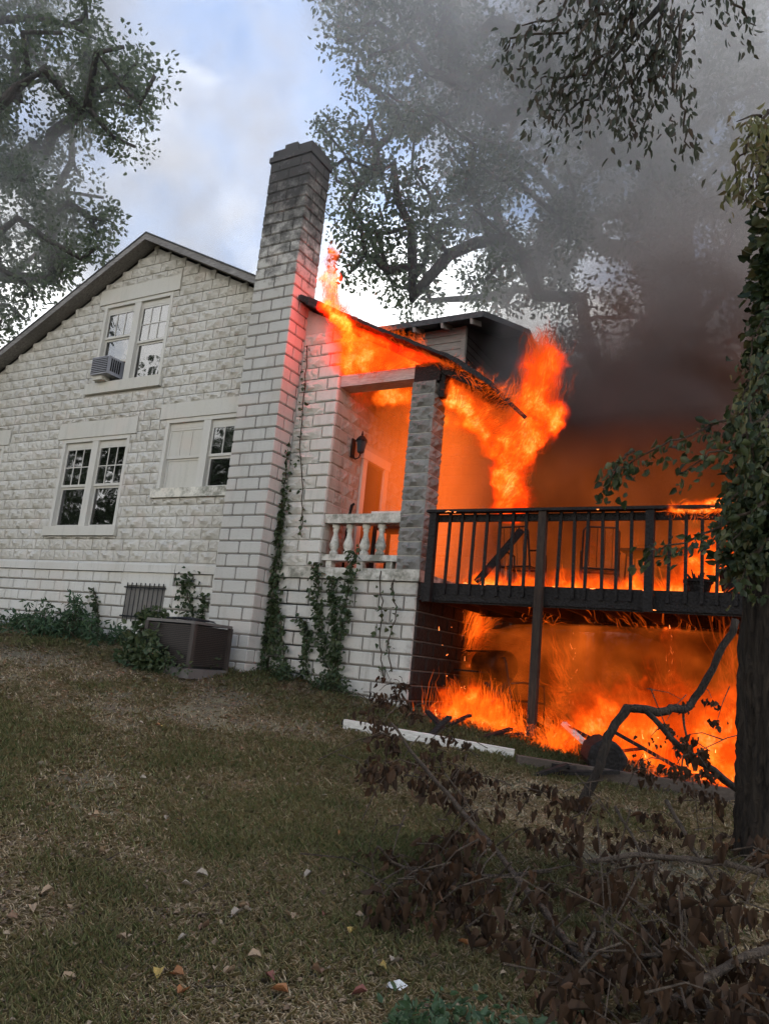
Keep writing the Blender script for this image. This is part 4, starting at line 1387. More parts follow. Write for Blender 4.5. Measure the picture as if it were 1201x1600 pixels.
def sprays(polys, depth, spread, per_m, ll, lw, droop, mat, name, parent, org, twig_r=0.007, twigmat=None, dj=0.25):
    for pl in polys:
        C_, A_, mbx = [], [], MB()
        dd_ = depth + random.uniform(-dj, dj)
        P = [at(x, y, dd_ + random.uniform(-.12, .12)) - org for x, y in pl]
        fine_ = []
        for a, b in zip(P[:-1], P[1:]):
            for s in range(4): fine_.append(a + (b - a) * s / 4 + RNG.normal(size=3) * 0.012)
        fine_.append(P[-1])
        tw = mbx.tube(fine_, list(np.linspace(twig_r * 1.6, twig_r * 0.5, len(fine_))), 5).build('twig', twigmat or m_twig, parent)
        for a, b in zip(P[:-1], P[1:]):
            n = max(2, int(np.linalg.norm(b - a) * per_m))
            t = RNG.uniform(0, 1, (n, 1))
            off = RNG.normal(size=(n, 3)) * spread; off[:, 2] -= abs(RNG.normal(size=n)) * spread * droop
            C_.append(a + (b - a) * t + off)
            ax = unit(b - a) * 0.5 + RNG.normal(size=(n, 3)) * 0.6; ax[:, 2] -= droop
            A_.append(ax)
        C_ = np.concatenate(C_); A_ = np.concatenate(A_); s = RNG.uniform(0.6, 1.25, len(C_))
        V, F_ = leaf_arrays(C_, A_, ll * s, lw * s)
        crown_obj(V, F_, mat, tw, 'foliage')


# ivy hugging the trunk
n = 12000
k = RNG.uniform(36, len(tt) - 22, n); i0 = k.astype(int)
Tc = np.array(tt)[i0]; Rr = np.array(rr_)[i0]
ang = RNG.uniform(0, 2 * np.pi, n)
dirs = np.stack([np.cos(ang), np.sin(ang), RNG.normal(size=n) * 0.15], 1)
lump = 0.5 + vnoise(ang * 1.5, Tc[:, 2], 1.3, 5)
C_ = Tc + dirs * (Rr * 1.0 + 0.02 + 0.16 * lump * RNG.uniform(0, 1, n) ** 1.4)[:, None] + RNG.normal(size=(n, 3)) * 0.04
A_ = dirs * 0.7 + RNG.normal(size=(n, 3)) * 0.5; A_[:, 2] -= 0.6
s = RNG.uniform(0.35, 1.45, n) * (0.6 + 0.6 * lump)
V, F_ = leaf_arrays(C_, A_, 0.058 * s, 0.045 * s)
crown_obj(V, F_, m_ivy, nt_tree, 'ivy')
SP = [[(1205, 600), (1140, 655), (1060, 690), (1000, 712), (940, 748)], [(1200, 640), (1150, 690), (1100, 715), (1060, 742)], [(1200, 720), (1160, 760), (1125, 800)], [(1195, 790), (1110, 830), (1060, 850), (1005, 868)],
      [(1200, 840), (1165, 880), (1150, 910)], [(1205, 560), (1175, 620), (1165, 690), (1155, 740)], [(1200, 690), (1150, 740), (1130, 790)], [(1195, 760), (1165, 820), (1145, 850)],
      [(1205, 470), (1180, 520), (1170, 580)], [(1200, 850), (1165, 880), (1170, 930)], [(985, 705), (960, 730), (945, 770)], [(1205, 650), (1175, 700), (1180, 760)]]
sprays(SP, NDb - 0.45, 0.045, 115, 0.068, 0.042, 0.7, m_ivy, 'leaf_spray', nt_tree, NB)
SPY = [[(1200, 170), (1170, 210), (1150, 260), (1140, 310)], [(1195, 190), (1175, 260), (1165, 320)], [(1200, 240), (1180, 290)], [(1190, 180), (1150, 190)], [(1195, 560), (1165, 600), (1150, 660)]]
sprays(SPY, NDb - 0.5, 0.05, 130, 0.075, 0.034, 0.9, m_yellowleaf, 'leaf_spray', nt_tree, NB)
SO = [[(1040, -60), (960, 20), (880, 50), (800, 62), (788, 80)], [(1010, -30), (950, 80), (900, 120), (850, 120), (836, 140)], [(965, 50), (940, 140), (905, 160), (868, 198)], [(1045, -20), (1020, 90), (1015, 150), (1000, 226)],
      [(1065, 10), (1055, 120), (1065, 180), (1078, 232)], [(1000, -20), (978, 90), (960, 188)], [(1090, -60), (1150, 10), (1180, 40)], [(910, -40), (870, 25), (815, 40)], [(950, -30), (905, 60), (890, 100)], [(1030, 60), (985, 130), (990, 190)],
      [(890, 110), (870, 150), (845, 180)], [(930, -30), (930, 70), (925, 120)], [(1050, 20), (1035, 90), (1045, 140)]]
sprays(SO, NDb - 0.9, 0.06, 165, 0.062, 0.024, 1.3, m_redleaf, 'leaf_spray', nt_tree, NB, 0.008)
MB().tube([at(x, y, NDb - d_) - NB for x, y, d_ in ((1228, -80, 0.0), (1150, -110, 0.4), (1060, -40, 0.8), (1030, 10, 0.9), (985, 60, 0.9), (950, 100, .9))], [0.07, 0.05, 0.03, 0.02, 0.014, 0.008], 7).build('limb', m_barkfar, nt_tree)
# ------------------------------------------------------------------ vines on the wall, weeds and shrubs
def vine(label, pl, spread, n, Y=-0.07, mat=m_vine, ll=0.07, lw=0.055, name='climbing_vine', taper=True):
    P = [atY(x, y, Y) for x, y in pl]
    o_ = P[0].copy(); v = empty(name, tuple(o_)); tag(v, label, 'vine', 'vines climbing the house wall')
    fine_ = []
    for a, b in zip(P[:-1], P[1:]):
        for s in range(5): fine_.append(a + (b - a) * s / 5 + RNG.normal(size=3) * [0.02, 0.008, 0.01] - o_)
    fine_.append(P[-1] - o_)
    MB().tube(fine_, 0.009, 5).build('stem', m_twig, v)
    segl = [np.linalg.norm(b - a) for a, b in zip(P[:-1], P[1:])]; tot = sum(segl)
    C_ = []
    for a, b, l_ in zip(P[:-1], P[1:], segl):
        m_ = max(2, int(n * l_ / tot)); t = RNG.uniform(0, 1, (m_, 1))
        off = RNG.normal(size=(m_, 3)) * [spread, 0.03, spread * 0.7]; off[:, 1] = -abs(off[:, 1])
        C_.append(a + (b - a) * t + off - o_)
    C_ = np.concatenate(C_)
    wob = vnoise(C_[:, 2], C_[:, 2] * 0 + 3, 2.2, int(n) % 50)
    C_ = C_[RNG.uniform(0, 1, len(C_)) < 0.35 + wob]
    A_ = RNG.normal(size=(len(C_), 3)) * 0.6 + [0, -0.5, -0.6]; s = RNG.uniform(0.6, 1.3, len(C_))
    V, F_ = leaf_arrays(C_, A_, ll * s, lw * s)
    crown_obj(V, F_, mat, v, 'foliage')


vine('thick ivy column climbing the inner corner beside the chimney', [(448, 690), (444, 760), (438, 820), (432, 900), (428, 960), (420, 1050)], 0.075, 900)
vine('ivy strand slanting to the ground off the chimney corner', [(430, 940), (412, 1000), (398, 1045)], 0.05, 220)
vine('ivy strand just right of the thick chimney ivy', [(436, 950), (442, 1010), (448, 1070)], 0.04, 200)
vine('ivy strand hanging below the porch ledge, nearest the chimney', [(494, 880), (497, 930), (503, 990), (514, 1085)], 0.055, 420)
vine('short tufted ivy clump halfway up the porch base', [(470, 965), (482, 985), (478, 1030), (480, 1080)], 0.05, 230)
vine('ivy strand on the porch base, middle of three', [(518, 900), (522, 960), (524, 1030), (522, 1085)], 0.045, 340)
vine('ivy strand from the balustrade down the porch base', [(556, 860), (548, 900), (538, 960), (528, 1030), (530, 1090)], 0.065, 520, Y=-0.1)
vine('thin leafless vine on the porch base near the column', [(590, 893), (597, 950), (592, 1010), (600, 1060)], 0.03, 24)
vine('sparse vine on the porch base corner blocks', [(612, 905), (618, 960), (606, 1010), (612, 1050)], 0.03, 30)
vine('dead vine tendril on the pale wall strip beside the porch', [(470, 840), (474, 780), (468, 700), (476, 600), (480, 540)], 0.03, 40)
vine('bushy vine spreading on the plinth right of the barred window', [(300, 985), (300, 950), (290, 920), (285, 905), (305, 905)], 0.12, 260)
vine('thin vine on the plinth beside the chimney foot', [(315, 985), (318, 950), (322, 930)], 0.035, 90)
vine('weedy stalk against the plinth left of the barred window', [(155, 985), (152, 950), (147, 918)], 0.035, 110)


def bush(name, label, spots, n, ll, lw, mat, cat='shrub', h=0.5, group='weeds along the house foot'):
    o_ = np.array([spots[0][0], spots[0][1], gz(spots[0][0], spots[0][1])])
    b_ = empty(name, tuple(o_)); tag(b_, label, cat, group)
    stems = MB(); cs = []; rs = []
    for (x, y, hh_, w) in spots:
        z_ = gz(x, y)
        for k in range(n):
            dx, dy = random.gauss(0, w), random.gauss(0, w * 0.6); hz = hh_ * random.uniform(0.25, 1.0) * max(0.3, 1 - (dx / (w * 3)) ** 2)
            a = np.array([x + dx * 0.5, y + dy * 0.5, z_]) - o_; t = np.array([x + dx, y + dy, z_ + hz]) - o_
            stems.tube([a, (a + t) / 2 + RNG.normal(size=3) * 0.03, t], [0.006, 0.005, 0.003], 4)
            cs.append(t); rs.append(0.10); cs.append((a + t) / 2 + RNG.normal(size=3) * 0.03); rs.append(0.10)
    stems.build('stem', m_twig, b_)['kind'] = 'stuff'
    V, F_ = cluster_leaves(cs, rs, 16, ll, lw, 0.4)
    crown_obj(V, F_, mat, b_, 'foliage')


bush('leafy_shrub', 'leafy green shrub growing over the left side of the condenser unit', [(-3.62, -1.45, 0.68, 0.14), (-3.4, -1.72, 0.55, 0.15), (-3.15, -1.8, 0.35, 0.14), (-3.7, -1.15, 0.72, 0.13)], 26, 0.085, 0.06, m_vine)
bush('weed_patch', 'tall weeds along the wall left of the barred window', [(-7.1, -0.5, 0.6, 0.35), (-6.3, -0.5, 0.75, 0.3), (-5.6, -0.6, 0.45, 0.3), (-6.7, -0.8, 0.35, 0.4)], 18, 0.10, 0.035, m_weed)
bush('weed_patch', 'low weeds at the plinth by the left picture edge', [(-8.8, -0.45, 0.38, 0.35), (-9.8, -0.45, 0.3, 0.3), (-8.0, -0.5, 0.35, 0.3)], 12, 0.09, 0.03, m_weed)
bush('weed_patch', 'low weeds hugging the foot of the chimney and porch base', [(-2.9, -0.9, 0.2, 0.3), (-2.0, -0.35, 0.22, 0.3), (-1.2, -0.3, 0.2, 0.3), (-3.1, -1.5, 0.22, 0.3)], 12, 0.06, 0.035, m_vine)
bush('weed_patch', 'broad leaved weeds at the bottom edge of the lawn', [(3.75, -6.55, 0.06, 0.12), (3.95, -6.45, 0.06, 0.12), (3.55, -6.7, 0.05, 0.1)], 9, 0.04, 0.022, m_weed, group='weeds in the lawn')

# ------------------------------------------------------------------ fallen dead branches
def lift_pt(px, py, lift): return on_ground(px, py, lift)


def deadbranch(label, limbs, leafpts, nl, ll=0.10, lw=0.055, ind=60, thick=True):
    o_ = None
    L_ = []
    for pl in limbs:
        pts_ = []
        q = pl[0]
        d0 = pl[3] if len(pl) > 3 else float(np.dot(on_ground(q[0][0], q[0][1] + 40, q[0][2]) - CAM, _f))
        d1 = pl[4] if len(pl) > 4 else float(np.dot(on_ground(q[-1][0], q[-1][1], q[-1][2]) - CAM, _f))
        for i_, (x, y, li) in enumerate(q):
            pts_.append(at(x, y, d0 + (d1 - d0) * i_ / (len(q) - 1)))
        L_.append((pts_, pl[1], pl[2]))
    o_ = L_[0][0][-1].copy(); o_[2] = gz(o_[0], o_[1])
    b_ = empty('dead_branch', tuple(o_)); tag(b_, label, 'branch', 'fallen branches with withered leaves')
    for pts_, r0, r1 in L_:
        f_ = []
        for a, b in zip(pts_[:-1], pts_[1:]):
            for s in range(4): f_.append(a + (b - a) * s / 4 + RNG.normal(size=3) * r0 * 0.32 - o_)
        f_.append(pts_[-1] - o_)
        MB().tube(f_, list(np.linspace(r0, r1, len(f_))), 8, True, 0.16).build('limb', m_bark if r0 > 0.02 else m_twig, b_, True)
    # twigs with bunches of withered leaves
    tw = MB(); C_, A_ = [], []
    for (x, y, li, sp) in leafpts:
        c = lift_pt(x, y, li) - o_
        d = RNG.normal(size=3) * 0.16
        tw.tube([c + d, c + d * 0.4 + [0, 0, 0.03], c], [0.006, 0.004, 0.003], 4)
        m_ = max(3, int(nl * random.uniform(0.5, 1.5)))
        off = RNG.normal(size=(m_, 3)) * sp; off[:, 2] = -abs(off[:, 2]) * 0.9
        C_.append(c + off)
        ax = RNG.normal(size=(m_, 3)) * 0.45; ax[:, 2] -= 1.0
        A_.append(ax)
    tw_ = tw.build('twig', m_twig, b_); tw_['kind'] = 'stuff'
    C_ = np.concatenate(C_); A_ = np.concatenate(A_); s = RNG.uniform(0.35, 1.45, len(C_))
    order = np.argsort(np.linalg.norm(C_ + o_ - CAM, axis=1) / s)
    C_, A_, s = C_[order], A_[order], s[order]
    V, F_ = leaf_arrays(C_[ind:], A_[ind:], ll * s[ind:], lw * s[ind:], 0.5)
    x_ = crown_obj(V, F_, m_dead, b_, 'withered_leaves'); x_['kind'] = 'stuff'
    for k in range(ind):
        me = _leafme[k % len(_leafme)]
        l_ = link('withered_leaf', me, b_); l_.location = tuple(C_[k])
        l_.rotation_mode = 'QUATERNION'; l_.rotation_quaternion = Vector(A_[k]).to_track_quat('Y', 'Z'); l_.scale = (s[k],) * 3
    return b_


_leafme = []
for k in range(6):
    V, F_ = leaf_arrays(np.zeros((1, 3)), np.array([[0, 1.0, 0]]), 0.075, 0.036, 0.4 + 0.14 * k, spin=np.array([[0.2, 0.1, 1.0]]))
    _leafme.append(fast_mesh('withered_leaf', V, F_, m_dead))


def scatter(poly, n, lo, hi, sp, seed):
    rr = np.random.default_rng(seed)
    return [(x, y, rr.uniform(lo, hi), sp * rr.uniform(0.6, 1.3)) for x, y in sample_poly(poly, n, rr)]


deadbranch('thick arched dead limb rearing up in front of the flames beside the ivy trunk',
           [([(1148, 968, 1.5), (1112, 1045, 1.2), (1078, 1106, 0.95), (1040, 1110, 0.9), (978, 1108, 0.85), (950, 1150, 0.65), (930, 1212, 0.4), (895, 1275, 0.15), (840, 1320, 0.05), (800, 1336, 0.03)], 0.034, 0.046, 7.3, 6.2),
            ([(1008, 1111, 0.87), (1062, 1168, 0.7), (1130, 1216, 0.5), (1215, 1290, 0.2)], 0.024, 0.034, 6.85, 6.2),
            ([(1066, 1108, 0.9), (1072, 1160, 0.7), (1060, 1220, 0.45)], 0.012, 0.006, 7.1, 6.8)],
           [(x + random.uniform(-14, 14), y + random.uniform(-10, 20), li, 0.05) for x, y, li in [(1078, 1130, .8), (1070, 1165, .7), (1065, 1200, .6), (1075, 1100, .9), (1060, 1150, .7), (1040, 1120, .8), (1020, 1160, .6), (1010, 1185, .5), (1000, 1180, .5), (1100, 1080, 1.0), (1085, 1225, .4), (1100, 1180, .6), (1110, 1130, .8), (1095, 1160, .7), (1115, 1215, .45), (1060, 1230, .4), (1000, 1200, .45), (1120, 1060, 1.0)]] ,
           16, 0.065, 0.036, 20)
PB = [(690, 1200), (800, 1205), (900, 1240), (1010, 1240), (1130, 1260), (1210, 1290), (1210, 1450), (1100, 1420), (980, 1400), (880, 1420), (780, 1380), (680, 1320)]
PC = [(1210, 1400), (1210, 1600), (960, 1600), (860, 1520), (760, 1450), (690, 1450), (740, 1390), (900, 1400), (1040, 1400)]
deadbranch('long straight dead stick slanting across the lawn to the lower edge',
           [([(612, 1130, 0.45), (650, 1185, 0.36), (700, 1242, 0.3), (780, 1338, 0.2), (850, 1425, 0.14), (930, 1530, 0.05)], 0.010, 0.021), ([(905, 1500, .1), (930, 1450, .2), (950, 1418, .25)], 0.011, 0.006)],
           scatter([(550, 1045), (630, 1040), (650, 1110), (640, 1200), (590, 1240), (565, 1210), (580, 1120)], 34, 0.35, 0.6, 0.05, 1) + scatter([(680, 1140), (740, 1150), (760, 1240), (690, 1260), (650, 1200)], 22, 0.2, 0.4, 0.05, 2) + scatter(PC, 30, 0.02, 0.3, 0.07, 3),
           13, 0.07, 0.034, 70)
deadbranch('thin curved dead branch lying over the grass left of the brush heap',
           [([(590, 1322, 0.2), (618, 1352, 0.16), (680, 1366, 0.14), (790, 1369, 0.12), (860, 1360, .1)], 0.007, 0.013), ([(590, 1322, .2), (580, 1340, .15), (590, 1400, .05)], 0.006, 0.004)],
           scatter([(570, 1300), (620, 1310), (640, 1420), (590, 1430)], 12, 0.05, 0.2, 0.05, 4) + scatter([(640, 1300), (760, 1300), (760, 1420), (660, 1430)], 34, 0.05, 0.3, 0.05, 5), 12, 0.068, 0.034, 30)
deadbranch('pale dead branch spanning the brush heap towards the ivy trunk',
           [([(920, 1348, .2), (1000, 1335, 0.22), (1100, 1345, 0.2), (1215, 1368, 0.15)], 0.011, 0.022), ([(1040, 1250, .3), (1085, 1330, .2), (1130, 1400, .1)], 0.014, 0.009), ([(960, 1260, .3), (1010, 1350, .2), (1035, 1420, .1)], 0.010, 0.007)],
           scatter(PB, 74, 0.03, 0.45, 0.06, 6), 14, 0.07, 0.034, 90)
deadbranch('heap of leafy brushwood low in the corner under the ivy trunk',
           [([(1000, 1600, .05), (1080, 1540, .15), (1150, 1500, .2), (1215, 1480, .2)], 0.012, 0.02), ([(1020, 1480, .2), (1100, 1560, .1), (1130, 1610, .05)], 0.008, 0.012), ([(880, 1470, .1), (960, 1500, .15), (1050, 1490, .2)], 0.008, 0.012)],
           scatter([(1210, 1420), (1210, 1610), (900, 1610), (830, 1540), (900, 1440), (1050, 1430)], 50, 0.03, 0.38, 0.07, 7), 13, 0.072, 0.036, 60)

# ------------------------------------------------------------------ grass and litter
def grass_mat():
    m = NT('grass_blade')
    a = m.n('Attribute', attribute_name='dry').outputs['Fac']
    c = m.ramp(a, [(0.0, (0.08, 0.105, 0.036)), (0.35, (0.145, 0.15, 0.06)), (0.6, (0.24, 0.195, 0.098)), (0.8, (0.34, 0.262, 0.155)), (1.0, (0.45, 0.36, 0.24))])
    d = m.n('BsdfPrincipled', Roughness=0.7); m.l(c, d.inputs['Base Color']); d.inputs['Specular IOR Level'].default_value = 0.2
    t = m.n('BsdfTranslucent'); m.l(c, t.inputs['Color'])
    ms = m.n('MixShader', Fac=0.25); m.l(d.outputs[0], ms.inputs[1]); m.l(t.outputs[0], ms.inputs[2]); m.l(ms.outputs[0], m.o.inputs['Surface'])
    return m.m


n = 620000
az = RNG.uniform(R(-42), R(36), n) + 0.0
dist = 2.4 * (17.0 / 2.4) ** RNG.uniform(0, 1, n)
head = YAW - az
X = CAM[0] - np.sin(head) * dist; Y = CAM[1] + np.cos(head) * dist
green = vnoise(X, Y, 0.8, 21) * 0.6 + vnoise(X, Y, 2.3, 22) * 0.4
bare = vnoise(X, Y, 0.55, 23) * 0.55 + vnoise(X, Y, 1.7, 24) * 0.45
edge_g = np.clip((Y + 2.6 + 0.25 * np.minimum(X, 0)) / 2.0, 0, 1) * (X < 2.5)
green = np.clip(green + 0.35 * edge_g, 0, 1)
keep = (RNG.uniform(0, 1, n) < np.clip((green - bare + 0.40) * 1.4, 0.14, 0.95)) & ~((Y > -0.05) & (X < 0.05)) & (Y < 1.0) & ~((Y > -0.5) & (X < -2.48) & (X > -3.4))
X, Y, green, dist = X[keep], Y[keep], green[keep], dist[keep]
n = len(X); Z = ground_z(X, Y)
dry = np.clip(1.26 - green * 1.05 + RNG.normal(size=n) * 0.22, 0, 1)
h = RNG.uniform(0.014, 0.045, n) * (0.7 + 0.9 * green) * np.where(dry > 0.6, 0.8, 1.0) * (1 + 0.04 * dist)
w = RNG.uniform(0.0016, 0.0036, n) * (1 + 0.10 * dist)
ang = RNG.uniform(0, 2 * np.pi, n); lean = RNG.uniform(0.2, 1.0, n) + np.where(dry > 0.55, 0.8, 0.0)
dx, dy = np.cos(ang), np.sin(ang)
B = np.stack([X, Y, Z - 0.004], 1); sd_ = np.stack([-dy, dx, np.zeros(n)], 1) * w[:, None]
mid = B + np.stack([dx * lean * h * 0.35, dy * lean * h * 0.35, h * 0.62], 1)
tip = B + np.stack([dx * lean * h, dy * lean * h, h * np.where(lean > 1.2, 0.5, 1.0)], 1)
V = np.stack([B - sd_, B + sd_, mid + sd_ * 0.7, tip, mid - sd_ * 0.7], 1).reshape(-1, 3)
k = np.arange(n)[:, None] * 5
me = fast_mesh('grass', V, k + np.array([0, 1, 2, 3, 4]), grass_mat(), {'dry': np.repeat(dry, 5)})
tag(link('grass', me), 'short worn grass, green in patches and straw dry elsewhere', 'grass', kind='stuff')

m_litter = leafmat('leaf_litter', [(0.06, 0.04, 0.025), (0.12, 0.08, 0.05), (0.19, 0.135, 0.085), (0.32, 0.25, 0.17)], 0.85, 0.1)
n = 26000
az = RNG.uniform(R(-40), R(36), n); dist = 2.5 * (14 / 2.5) ** RNG.uniform(0, 1, n)
head = YAW - az; X = CAM[0] - np.sin(head) * dist; Y = CAM[1] + np.cos(head) * dist
ok = (Y < -0.15) & (vnoise(X, Y, 0.9, 31) + 0.35 * RNG.normal(size=n) > 0.42); X, Y, dist = X[ok], Y[ok], dist[ok]; n = len(X)
C_ = np.stack([X, Y, ground_z(X, Y) + RNG.uniform(0.006, 0.03, n)], 1)
A_ = RNG.normal(size=(n, 3)); A_[:, 2] *= 0.25
sp = RNG.normal(size=(n, 3)) * 0.35 + [0, 0, 1]
s = RNG.uniform(0.25, 1.0, n)
V, F_ = leaf_arrays(C_, A_, 0.042 * s, 0.026 * s, 0.3, sp)
tag(link('leaf_litter', fast_mesh('leaf_litter', V, F_, m_litter)), 'crumbled brown leaf litter and thatch over the lawn', 'leaf litter', kind='stuff')
# small sticks in the lawn
for k in range(14):
    px_, py_ = random.uniform(0, 640), random.uniform(1180, 1590)
    a = Vector(on_ground(px_, py_)); an = random.uniform(0, 3.14); ln = random.uniform(0.06, 0.2)
    v = Vector((math.cos(an) * ln, math.sin(an) * ln, 0))
    p1, p2 = a - v, a + v
    p1.z = gz(p1.x, p1.y) + 0.015; p2.z = gz(p2.x, p2.y) + 0.02
    o = MB().tube([p1, (p1 + p2) / 2 + Vector((0.01, 0.01, 0.012)), p2], [0.005, 0.004, 0.003], 5).build('fallen_twig', m_twig)
    tag(o, 'short dry twig lying in the lawn' + (' far up towards the house' if py_ < 1300 else ' midway down the slope' if py_ < 1450 else ' near the bottom edge'), 'twig', 'twigs on the lawn')


def leafcol(name, c): return leafmat(name, [tuple(x * 0.8 for x in c), c], 0.75, 0.15)


LC = {'tan': leafcol('tan_leaf', (0.30, 0.21, 0.13)), 'orange': leafcol('orange_leaf', (0.30, 0.13, 0.05)), 'yellow': leafcol('yellow_leaf', (0.36, 0.25, 0.07)), 'pale': leafcol('pale_leaf', (0.30, 0.25, 0.19)), 'red': leafcol('red_leaf', (0.20, 0.075, 0.055)), 'brown': leafcol('brown_leaf', (0.17, 0.10, 0.06))}
FL = [('tan', 70, 1407), ('tan', 150, 1280), ('orange', 280, 1568), ('yellow', 247, 1540), ('orange', 281, 1537), ('pale', 283, 1480), ('pale', 292, 1395), ('pale', 317, 1379), ('orange', 529, 1311), ('red', 421, 1545), ('orange', 429, 1566), ('yellow', 600, 1524),
      ('pale', 617, 1518), ('brown', 488, 1532), ('tan', 184, 1478), ('tan', 309, 1303), ('pale', 225, 1222), ('tan', 291, 1225), ('pale', 60, 1201), ('orange', 248, 1138), ('pale', 221, 1135), ('tan', 376, 1428), ('pale', 367, 1444), ('tan', 450, 1441), ('pale', 381, 1432),
      ('red', 505, 1442), ('tan', 563, 1445), ('tan', 110, 1542), ('brown', 20, 1445), ('tan', 50, 1434), ('pale', 503, 1252), ('tan', 156, 1341), ('pale', 262, 1287), ('red', 557, 1570), ('tan', 400, 1512), ('tan', 355, 1534), ('brown', 318, 1463), ('yellow', 552, 1468), ('pale', 316, 1248), ('tan', 75, 1266),
      ('pale', 480, 1380), ('tan', 538, 1380), ('orange', 157, 1340), ('tan', 440, 1180), ('pale', 330, 1220), ('yellow', 252, 1141), ('orange', 725, 1450), ('orange', 718, 1485), ('brown', 655, 1380), ('pale', 770, 1400)]
words_ = {'tan': 'curled tan fallen leaf on the lawn', 'orange': 'orange fallen leaf on the lawn', 'yellow': 'yellow fallen leaf on the lawn', 'pale': 'bleached pale fallen leaf on the lawn', 'red': 'reddish fallen leaf on the lawn', 'brown': 'dull brown fallen leaf on the lawn'}
cache_l = {}
for c, x, y in FL:
    p_ = on_ground(x, y); sc_ = random.uniform(0.8, 1.25)
    if c not in cache_l:
        V, F_ = leaf_arrays(np.array([[0, -0.04, 0.012]]), np.array([[0.1, 1.0, 0.08]]), 0.062, 0.043, 0.45, spin=np.array([[0.2, 0.1, 1.0]]))
        cache_l[c] = fast_mesh('fallen_leaf', V, F_, LC[c])
    o = link('fallen_leaf', cache_l[c]); o.location = (p_[0], p_[1], gz(p_[0], p_[1]) + 0.02); o.rotation_euler = (random.uniform(-.4, .4), random.uniform(-.4, .4), random.uniform(0, 6.28)); o.scale = (sc_,) * 3
    tag(o, words_[c] + (' far up towards the house' if y < 1260 else ' midway down the slope' if y < 1420 else ' near the bottom edge'), 'leaf', c + ' fallen leaves')
p_ = on_ground(617, 1556); m = NT('paper_scrap'); m.bsdf(m.mix(m.noise(30, 2), (0.5, 0.5, 0.48), (0.4, 0.4, 0.38)), 0.7); b = MB()
b.add([(-0.04, -0.02, 0.005), (0.035, -0.025, 0.012), (0.045, 0.02, 0.02), (0.0, 0.028, 0.03), (-0.045, 0.022, 0.01)], [(0, 1, 2, 3), (0, 3, 4)])
o = b.build('paper_scrap', m.m); o.location = (p_[0], p_[1], gz(p_[0], p_[1]) + 0.015); tag(o, 'crumpled white paper scrap on the bare soil', 'paper')

#@@PART3
# ------------------------------------------------------------------ fire
def flame_mat(name, k, stops, alpha=0.4):
    m = NT(name)
    a = m.n('Attribute', attribute_name='heat').outputs['Fac']
    c = m.ramp(a, stops)
    em = m.n('Emission', Strength=k); m.l(c, em.inputs['Color'])
    tr = m.n('BsdfTransparent')
    ad = m.n('MixShader'); m.l(m.math('MULTIPLY_ADD', a, alpha, 0.2, clamp=True), ad.inputs[0]); m.l(tr.outputs[0], ad.inputs[1]); m.l(em.outputs[0], ad.inputs[2])
    m.l(ad.outputs[0], m.o.inputs['Surface'])
    m.m.cycles.emission_sampling = 'NONE'
    return m.m


HOT = [(0.0, (0.26, 0.03, 0.003)), (0.25, (0.62, 0.09, 0.005)), (0.5, (0.95, 0.20, 0.010)), (0.75, (1.05, 0.34, 0.025)), (1.0, (1.2, 0.68, 0.13))]
m_flame = flame_mat('flame', 1.5, HOT, 0.5)
m_flamehot = flame_mat('flame_hot', 1.9, [(0.0, (0.6, 0.07, 0.004)), (0.35, (1.0, 0.26, 0.018)), (1.0, (1.0, 0.70, 0.20))])

_tk = RNG.normal(size=(14, 3)); _tk = unit(_tk) * np.concatenate([RNG.uniform(1.5, 4, 5), RNG.uniform(5, 12, 5), RNG.uniform(16, 34, 4)])[:, None]
_td = unit(np.cross(_tk, RNG.normal(size=(14, 3)))); _tp = RNG.uniform(0, 6.28, 14)
_ta = np.concatenate([np.full(5, 0.42), np.full(5, 0.40), np.full(4, 0.30)])


def turb(P):
    ph = P @ _tk.T + _tp
    return (np.cos(ph) * _ta) @ _td


def roof_z_np(x): return RIDGE_Z - SLOPE * np.abs(x - RIDGE_X)


def flames(name, label, seeds, flow, length, width, mat, steps=7, tb=1.0, heat=(1.0, 0.1), parent=None, mult=2, core=None, lim=None):
    """seeds (n,3); flow(P)->(n,3) unit-ish direction; ribbons carried along a turbulent flow"""
    P = np.asarray(seeds, float).copy(); P = np.concatenate([P + RNG.normal(size=P.shape) * 0.05 * (i_ > 0) for i_ in range(mult)]); n = len(P)
    length *= 0.62; width *= 0.5; tb *= 1.6
    L_ = length * RNG.uniform(0.4, 1.4, n); st = (L_ / steps)[:, None]
    W_ = width * RNG.uniform(0.5, 1.5, n)
    axis = unit(RNG.normal(size=(n, 3)))
    h0 = RNG.uniform(0.35, 1.05, n)
    if core is not None: h0 = h0 * (0.72 + 0.55 * np.tile(core, mult))
    VV = []; HH = []
    for k in range(steps + 1):
        d = unit(flow(P)) + turb(P) * tb + turb(P * 2.3 + 7.1) * tb * 0.5
        sd_ = unit(np.cross(unit(d), axis)); t = k / steps
        w = (W_ * (math.sin(math.pi * min(1, 0.12 + t * 0.88)) ** 0.8))[:, None]
        VV.append(P - sd_ * w); VV.append(P + sd_ * w)
        hh_ = h0 * (heat[0] * (1 - t) + heat[1] * t) + turb(P * 0.9 + 3.0)[:, 0] * 0.26 + turb(P * 3.1)[:, 1] * 0.24 + 0.12; hh_ = np.clip(hh_, 0.0, 1.0); HH += [hh_, hh_]
        Pn = P + d * st
        P = Pn if lim is None else np.where(lim(Pn)[:, None], Pn, P + d * st * 0.08 * [1, 1, -1])
    V = np.stack(VV, 1).reshape(-1, 3); Hh = np.stack(HH, 1).ravel()
    m_ = 2 * (steps + 1)
    k = np.arange(n)[:, None] * m_
    Fs = np.concatenate([k + np.array([2 * s, 2 * s + 1, 2 * s + 3, 2 * s + 2]) for s in range(steps)])
    o = link(name, fast_mesh(name, V, Fs, mat, {'heat': Hh}), parent)
    if parent is None: tag(o, label, 'fire', 'flames of the house fire', 'stuff')
    return o


